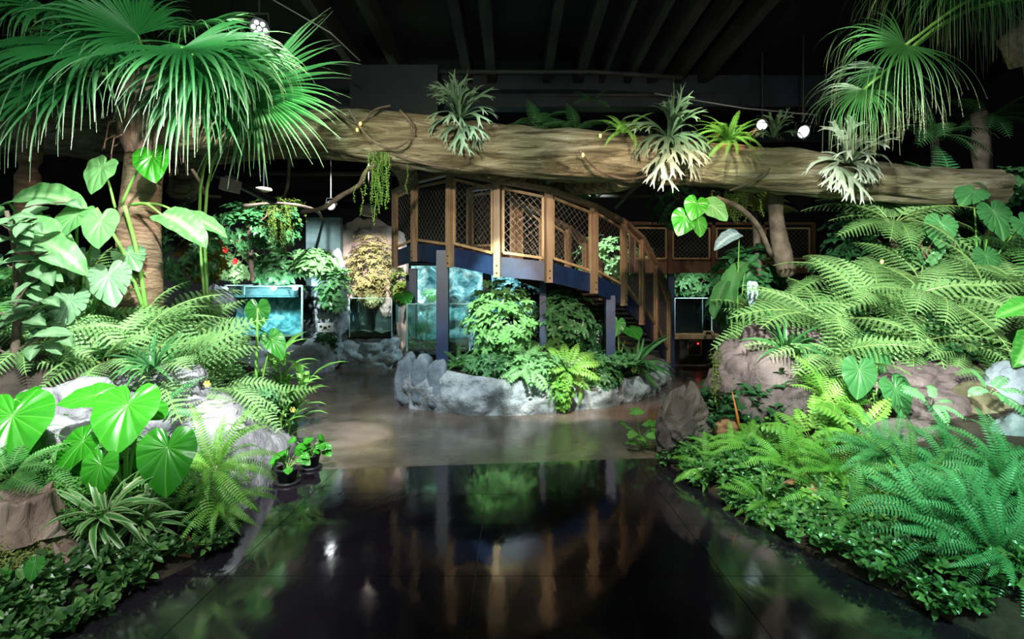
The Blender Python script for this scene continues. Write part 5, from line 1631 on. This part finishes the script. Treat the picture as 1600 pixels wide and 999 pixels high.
shrub('dark weeds on the rock below the white sign', W(505, 545, 11.7), W(508, 535, 11.7), (.5, .3, .45), 40, M_SHRUBD, .14, .03, 6, 31)
shrub('feathery green weeds hanging above the far aquarium', W(440, 330, 10.5), W(430, 335, 10.4), (1.3, .5, .7), 110, M_OLIVE, .12, .012, 7, 32)
shrub('small dark bush beside the flat stones at the left rock slope', gp(405, 5.1, gl), W(395, 620, 5.1), (.5, .4, .4), 90, M_SHRUBM, .06, .014, 6, 33)
shrub('leafy sprigs with yellow flowers at the path bend', gp(450, 5.65, gl), W(440, 650, 5.5), (.35, .3, .4), 40, M_SHRUBM, .08, .02, 6, 34)
for k, (px, py, lab) in enumerate(((437, 655, 'pale yellow blossom below the ginger plant'), (325, 600, 'pale yellow blossom above the stacked flat stones'), (458, 640, 'yellow blossom on the ginger stem'))):
    p = W(px, py, 5.3 if px != 325 else 4.2); r_ = empty('yellow_flower', p, lab, 'flower')
    for j in range(6):
        a = 6.283 * j / 6; m = MB(); small_leaf(m, p, V((math.cos(a), -.5, math.sin(a))).normalized(), V((0, -1, 0)), .035, .014); part(m, 'petal', M_YEL, r_)
# rear right planting
shrub('pale planting on the rear right wall above the rear tank', W(1085, 450, 13.6), W(1085, 440, 13.6), (1.6, .5, .7), 90, M_SHRUBM, .16, .04, 6, 41)
shrub('green bush seen through the stair mesh', W(960, 430, 13.0), W(955, 405, 13.0), (1.9, .8, 1.5), 130, M_SHRUB, .16, .04, 6, 42)
shrub('dark hanging foliage below the log centre right', W(900, 275, 9.0), W(905, 282, 9.0), (1.4, .6, .6), 110, M_SHRUBD, .1, .02, 6, 43)
shrub('dark hanging foliage under the log beside the rear lamp', W(1060, 310, 9.5), W(1055, 315, 9.5), (.9, .6, 1.0), 90, M_SHRUBD, .12, .03, 6, 44)
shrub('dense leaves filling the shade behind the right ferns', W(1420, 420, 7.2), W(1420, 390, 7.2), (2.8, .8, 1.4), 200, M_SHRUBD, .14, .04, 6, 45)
shrub('leafy bush at the right edge beneath the log end', W(1560, 300, 6.6), W(1575, 290, 6.5), (.9, .6, .5), 90, M_SHRUBM, .09, .028, 6, 46)
shrub('dark leafy mass behind the rear bridge plants', W(1180, 470, 7.6), W(1170, 455, 7.6), (1.1, .7, 1.5), 110, M_SHRUBD, .18, .05, 5, 47)
shrub('climbing leaves on the stem between the right tree ferns', W(1455, 400, 5.9), W(1455, 385, 5.9), (.5, .4, .5), 60, M_SHRUBM, .08, .03, 5, 48)

# water plant at the right path edge
b = W(1003, 700, 5.5); b.z = .02
r_ = empty('pond_plant', b, 'round leaved pond plant on the floor left of the pointed boulder', 'plant')
rn = random.Random(77)
for k in range(20):
    p = W(1003 + rn.uniform(-32, 34), 680 + rn.uniform(-22, 18), 5.5 + rn.uniform(-.15, .15))
    an = rn.uniform(0, 6.28)
    put(HEART[2], 'leaf', r_, frame(p, V((math.cos(an), math.sin(an), 0)), V((rn.uniform(-.4, .4), -.6, .8)), rn.uniform(.055, .08)), M_GINGER)
    stalk(r_, b + V((rn.uniform(-.06, .06), 0, 0)), p, .004, .003)
put(HEART[2], 'leaf', r_, frame(W(991, 643, 5.5), V((.8, -.4, 0)), V((0, -.5, .8)), .1), M_GINGER); stalk(r_, b, W(991, 643, 5.5), .004, .003)
r_ = empty('orange_spike', gp(1152, 4.8, gr), 'thin orange spike standing among the lime ferns', 'plant')
m = MB(); m.tube([gp(1158, 4.85, gr), W(1152, 650, 4.8), W(1144, 612, 4.8)], [.012, .012, .003], 6); part(m, 'spike', M_ORANGE, r_, True)
# dead leaves
rn = random.Random(6)
for k in range(9):
    px, Y = (1250 + rn.uniform(-25, 30), 3.75 + rn.uniform(-.12, .12)); p = gp(px, Y, gr, .13)
    o = put(OVALL[k % 2], 'dead_leaf', None, frame(p, V((rn.uniform(-1, 1), rn.uniform(-1, .3), -.1)), V((rn.uniform(-.3, .3), -.4, .9)), rn.uniform(.1, .17)), M_DEAD)
    tag(o, 'orange dead leaf fallen among the creepers of the right bed', 'leaf', 'orange dead leaves on the right bed')
for px, Y, lab in ((290, 3.15, 'pale dead leaf drooping beside the dark strap leaves'),):
    o = put(OVALL[0], 'dead_leaf', None, frame(gp(px, Y, gl, .1), V((.2, -.4, -.8)), V((.2, -.9, .4)), .17), M_DEAD); tag(o, lab, 'leaf')

# ------------------------------------------------------------------ driftwood, pots, vines, moss
def driftwood(label, c, h, r0, r1, seed, lean=(0, 0)):
    m = MB(); n = 40; o = V((seed, seed * 2, 0)); c = V(c); K = 16
    for i in range(K):
        s = i / (K - 1)
        for k in range(n):
            a = 6.283 * k / n
            f = noise.noise(V((math.cos(a) * 2.4, math.sin(a) * 2.4, s * .8)) + o) + .6 * noise.noise(V((math.cos(a) * 7, math.sin(a) * 7, s * 1.0)) + o)
            r = (r0 + (r1 - r0) * s ** .7) * (1 + .33 * f)
            z = h * s * (1 + .25 * f * s)
            m.v.append((c.x + math.cos(a) * r + lean[0] * s, c.y + math.sin(a) * r + lean[1] * s, c.z + z)); m.t.append(0)
    for i in range(K - 1):
        for k in range(n): m.f.append((i * n + k, i * n + (k + 1) % n, (i + 1) * n + (k + 1) % n, (i + 1) * n + k)); m.m.append(0)
    k0 = len(m.v); m.v.append((c.x + lean[0], c.y + lean[1], c.z + h * .8)); m.t.append(0)
    for k in range(n): m.f.append(((K - 1) * n + k, (K - 1) * n + (k + 1) % n, k0)); m.m.append(0)
    return thing(m, 'driftwood_stump', M_DRIFT, label, 'stump', True, c)


driftwood('weathered driftwood stump at the left edge beside the spider plant', gp(15, 2.8, gl, -.05), .2, .24, .13, 3, (.03, .03))
driftwood('low driftwood root flare right of the stump', gp(90, 2.8, gl, -.05), .11, .17, .06, 5, (-.04, 0))
r_ = empty('elephant_ear', gp(60, 2.6, gl), 'small round leaf in front of the driftwood stump', 'plant')
big_leaf(r_, HEART[0], W(55, 882, 2.55), (.1, .7, .5), (0, -.8, .6), .075, M_EARD, gp(60, 2.6, gl), r=.005)
big_leaf(r_, HEART[1], W(5, 900, 2.5), (-.1, .7, .5), (0, -.8, .6), .06, M_EAR, gp(60, 2.6, gl), r=.005)


def pot(label, plabel, c, r, h, n, seed):
    c = V(c); root = empty('black_pot', c, label, 'pot')
    m = MB(); m.lathe([(r * .75, 0), (r, h * .85), (r * 1.06, h * .86), (r * 1.06, h), (r * .9, h), (r * .88, h * .8)], 24, c); part(m, 'pot_body', M_BLACK, root, True)
    m = MB(); m.lathe([(r * 1.15, 0), (r * 1.25, .02), (r * 1.1, .02)], 24, c); part(m, 'saucer', M_BLACK, root, True)
    m = MB(); m.lathe([(r * .86, h * .78), (r * .4, h * .84)], 16, c); part(m, 'soil', M_SOIL, root)
    rn = random.Random(seed); b = c + V((0, 0, h * .82)); pr = empty('potted_plant', b, plabel, 'plant')
    for k in range(n):
        a = rn.uniform(0, 6.28); p = b + V((math.cos(a) * rn.uniform(.03, .16), math.sin(a) * rn.uniform(.03, .12), rn.uniform(.03, .17)))
        put(HEART[k % 3], 'leaf', pr, frame(p, V((math.cos(a), math.sin(a) - .4, -.4)), V((math.cos(a) * .3, -.6, .8)), rn.uniform(.05, .075)), M_EAR)
        stalk(pr, b, p, .003, .002, bow=(0, 0, .02))


pot('small black pot at the foot of the pale rock slope', 'bright heart leaved seedling in the front black pot', (-1.84, 4.45, .006), .085, .13, 16, 1)
pot('second small black pot behind the first by the rock', 'bright heart leaved seedling in the rear black pot', (-1.80, 4.85, .006), .085, .13, 16, 2)

def vine(label, pts, r, mat=M_TWIG, name='vine'):
    p = smooth_path(pts, 8); rr = [r * (1 + .3 * noise.noise(q * 6)) for q in p]
    m = MB(); m.tube(p, rr, 7)
    return thing(m, name, mat, label, 'vine', True, p[0])


hanging('bright green moss strands hanging from the log near the landing', W(591, 238, 6.2), 16, .85, M_MOSS, 3, .11, leaf=.035)
hanging('thin leafy strand hanging before the landing corner', W(640, 255, 6.4), 1, .55, M_MOSS, 4, .01, leaf=.03)
hanging('short moss wisp hanging left of the bright moss', W(560, 289, 6.3), 2, .4, M_MOSS, 5, .02, leaf=.03)
hanging('green moss curtain hanging above the far left aquarium', W(440, 320, 9.5), 14, 1.0, M_OLIVE, 6, .2, leaf=.04)
vine('long bare branch carrying the moss curtain above the far aquarium', [W(380, 322, 9.3), W(420, 318, 9.45), W(460, 320, 9.5), W(495, 330, 10.8), W(505, 345, 12.95)], .03, name='bare_branch')
hanging('trailing creeper hanging down the large mauve boulder', W(1118, 548, 5.1), 6, .55, M_OLIVE, 7, .06, leaf=.03)
hanging('feathery strands hanging below the log near the right lamp', W(1150, 298, 6.4), 16, .4, M_OLIVE, 8, .35, leaf=.04)


vine('bent bare branch hanging under the log left of the moss', [W(586, 258, 6.2), W(572, 268, 6.25), W(560, 290, 6.3), W(530, 308, 6.4), W(505, 325, 6.5), W(470, 332, 6.6)], .028, name='bare_branch')
vine('thin vine looping over the log beside the fairy lights', [W(545, 172, 6.12), W(560, 195, 6.08), W(580, 218, 6.05), W(610, 232, 6.06), W(637, 220, 6.07), W(643, 195, 6.1), W(625, 172, 6.2)], .012)
vine('second thin vine crossing the log near the fairy lights', [W(520, 165, 6.15), W(540, 185, 6.09), W(562, 192, 6.08), W(585, 172, 6.14), W(610, 165, 6.2)], .012)
vine('vine running along the underside of the log', [W(610, 240, 6.1), W(660, 255, 6.15), W(720, 265, 6.2)], .014)
vine('vine looping below the log near the right staghorn', [W(905, 235, 6.0), W(915, 245, 5.98), W(938, 268, 6.0), W(980, 280, 6.03), W(1022, 272, 6.0)], .013)
vine('vine hanging from the log end to the rear pipe', [W(1012, 278, 6.6), W(985, 300, 8.5), W(962, 325, 11)], .03)
vine('bare twig hanging left of the palm under the log', [W(300, 265, 6.6), W(315, 290, 6.6), W(322, 305, 6.6), W(345, 308, 6.6)], .02)
vine('vertical liana under the log behind the hanging palm leaf', [W(453, 225, 6.55), W(450, 285, 6.5), W(442, 312, 6.5)], .02)
vine('short dry stick lying across the right part of the log', [W(1140, 298, 5.93), W(1170, 286, 5.91), W(1203, 264, 5.93)], .012)
vine('thick dark trunk rising behind the bright vine leaves', [W(1230, 430, 6.9), W(1215, 360, 6.8), W(1210, 290, 6.6)], .1)
vine('brown fern trunk in the shade at the upper right', [W(1535, 330, 6.5), W(1533, 260, 6.6), W(1530, 180, 6.8)], .1)
vine('bare brown stick leaning beside the far aquarium bush', [W(395, 440, 11.0), W(392, 400, 11.0), W(388, 350, 11.0)], .05)

for k, (px, py, Y, lab) in enumerate(((558, 203, 6.1, 'lower left fairy light bulb on the log'), (563, 193, 6.08, 'upper left fairy light bulb on the log'), (911, 242, 5.98, 'lower right fairy light bulb on the log'), (938, 212, 6.02, 'upper right fairy light bulb on the log'), (1378, 409, 5.0, 'tiny yellow bulb among the right ferns'))):
    m = MB(); p = W(px, py, Y - .03); m.lathe([(.003, -.02), (.009, -.013), (.013, 0), (.009, .012), (.003, .018)], 10, p)
    thing(m, 'fairy_light', M_FAIRY, lab, 'light', True, p, 'fairy lights')


# ------------------------------------------------------------------ lamps
def lamp(label, p, aim, r=.12, lenses=True):
    p = V(p); root = empty('spot_light', p, label, 'lamp')
    q = V(aim).normalized().to_track_quat('Z', 'Y').to_matrix()
    m = MB(); m.lathe([(r * .55, -.16), (r * .8, -.12), (r, -.02), (r * 1.05, 0), (r * 1.05, .02), (r * .95, .02), (r * .93, 0)], 28, p, q); part(m, 'housing', M_BLACK, root, True)
    pos = [(0, 0)] + [(math.cos(6.283 * k / 6) * r * .58, math.sin(6.283 * k / 6) * r * .58) for k in range(6)] if lenses else [(0, 0)]
    for x, y in pos:
        m = MB(); rr = r * (.21 if lenses else .8)
        m.lathe([(rr, .002), (rr, .012), (rr * .6, .02)], 14, p + q @ V((x, y, 0)), q); part(m, 'lens', M_LENS, root, True)
    m = MB(); m.tube([p + q @ V((-r * 1.15, 0, -.03)), p + V((-r * .9, 0, r * 1.5)), p + V((r * .9, 0, r * 1.5)), p + q @ V((r * 1.15, 0, -.03))], .012, 6); part(m, 'yoke', M_BLACK, root)
    m = MB(); m.tube([p + V((0, 0, r * 1.5)), V((p.x, p.y, 5.7))], .018, 8); part(m, 'drop_pole', M_BLACK, root)


lamp('round stage lamp with seven glowing lenses at the upper left', W(405, 45, 6.0), (.75, -.8, -.1), .11)
lamp('glowing lamp behind the log below the right palm leaves', W(1255, 206, 8.6), (.1, -.9, -.45), .11, False)
lamp('second glowing lamp behind the log left of the palm tips', W(1191, 195, 9.2), (-.5, -.6, -.3), .1, False)
lamp('small lit lamp under the log left of the landing', W(517, 321, 10.5), (.1, -.9, -.3), .09, False)
for px, py, Y, lab in ((360, 290, 7.6, 'pink square lamp cover hanging on the track behind the palm'), (576, 331, 10.0, 'pinkish lamp housing left of the landing')):
    p = W(px, py, Y); r_ = empty('lamp_housing', p, lab, 'lamp')
    m = MB(); m.box(p, (.22, .16, .17), Matrix.Rotation(R(12), 3, 'Y')); part(m, 'cover', M_PINKM, r_)
    m = MB(); m.box(p + V((0, 0, .1)), (.1, .1, .06)); part(m, 'bracket', M_GREYM, r_)
    m = MB(); m.tube([p + V((0, 0, .1)), V((p.x, p.y, 5.7))], .012, 6); part(m, 'drop_wire', M_BLACK, r_)
r_ = empty('lamp_track', W(385, 290, 7.8), 'slanting timber lamp track behind the palm at the left', 'track')
m = MB(); m.bar(W(335, 270, 7.6), W(430, 315, 8.4), .1, .07); part(m, 'track_bar', M_JOIST, r_)
m = MB(); m.bar(W(338, 276, 7.55), W(428, 320, 8.35), .03, .02); part(m, 'track_edge', M_GREYM, r_)
for px, py, Y, lab in ((1065, 294, 10.0, 'pale round ceiling disc under the log at the right'), (412, 297, 9.5, 'pale round disc under the log at the left')):
    p = W(px, py, Y); r_ = empty('ceiling_disc', p, lab, 'light')
    m = MB(); m.lathe([(.04, .05), (.13, .03), (.14, 0), (.06, -.03)], 20, p); part(m, 'disc', M_PINKM, r_, True)
    m = MB(); m.tube([p + V((0, 0, .04)), V((p.x, p.y, 5.7))], .01, 6); part(m, 'drop_wire', M_BLACK, r_)
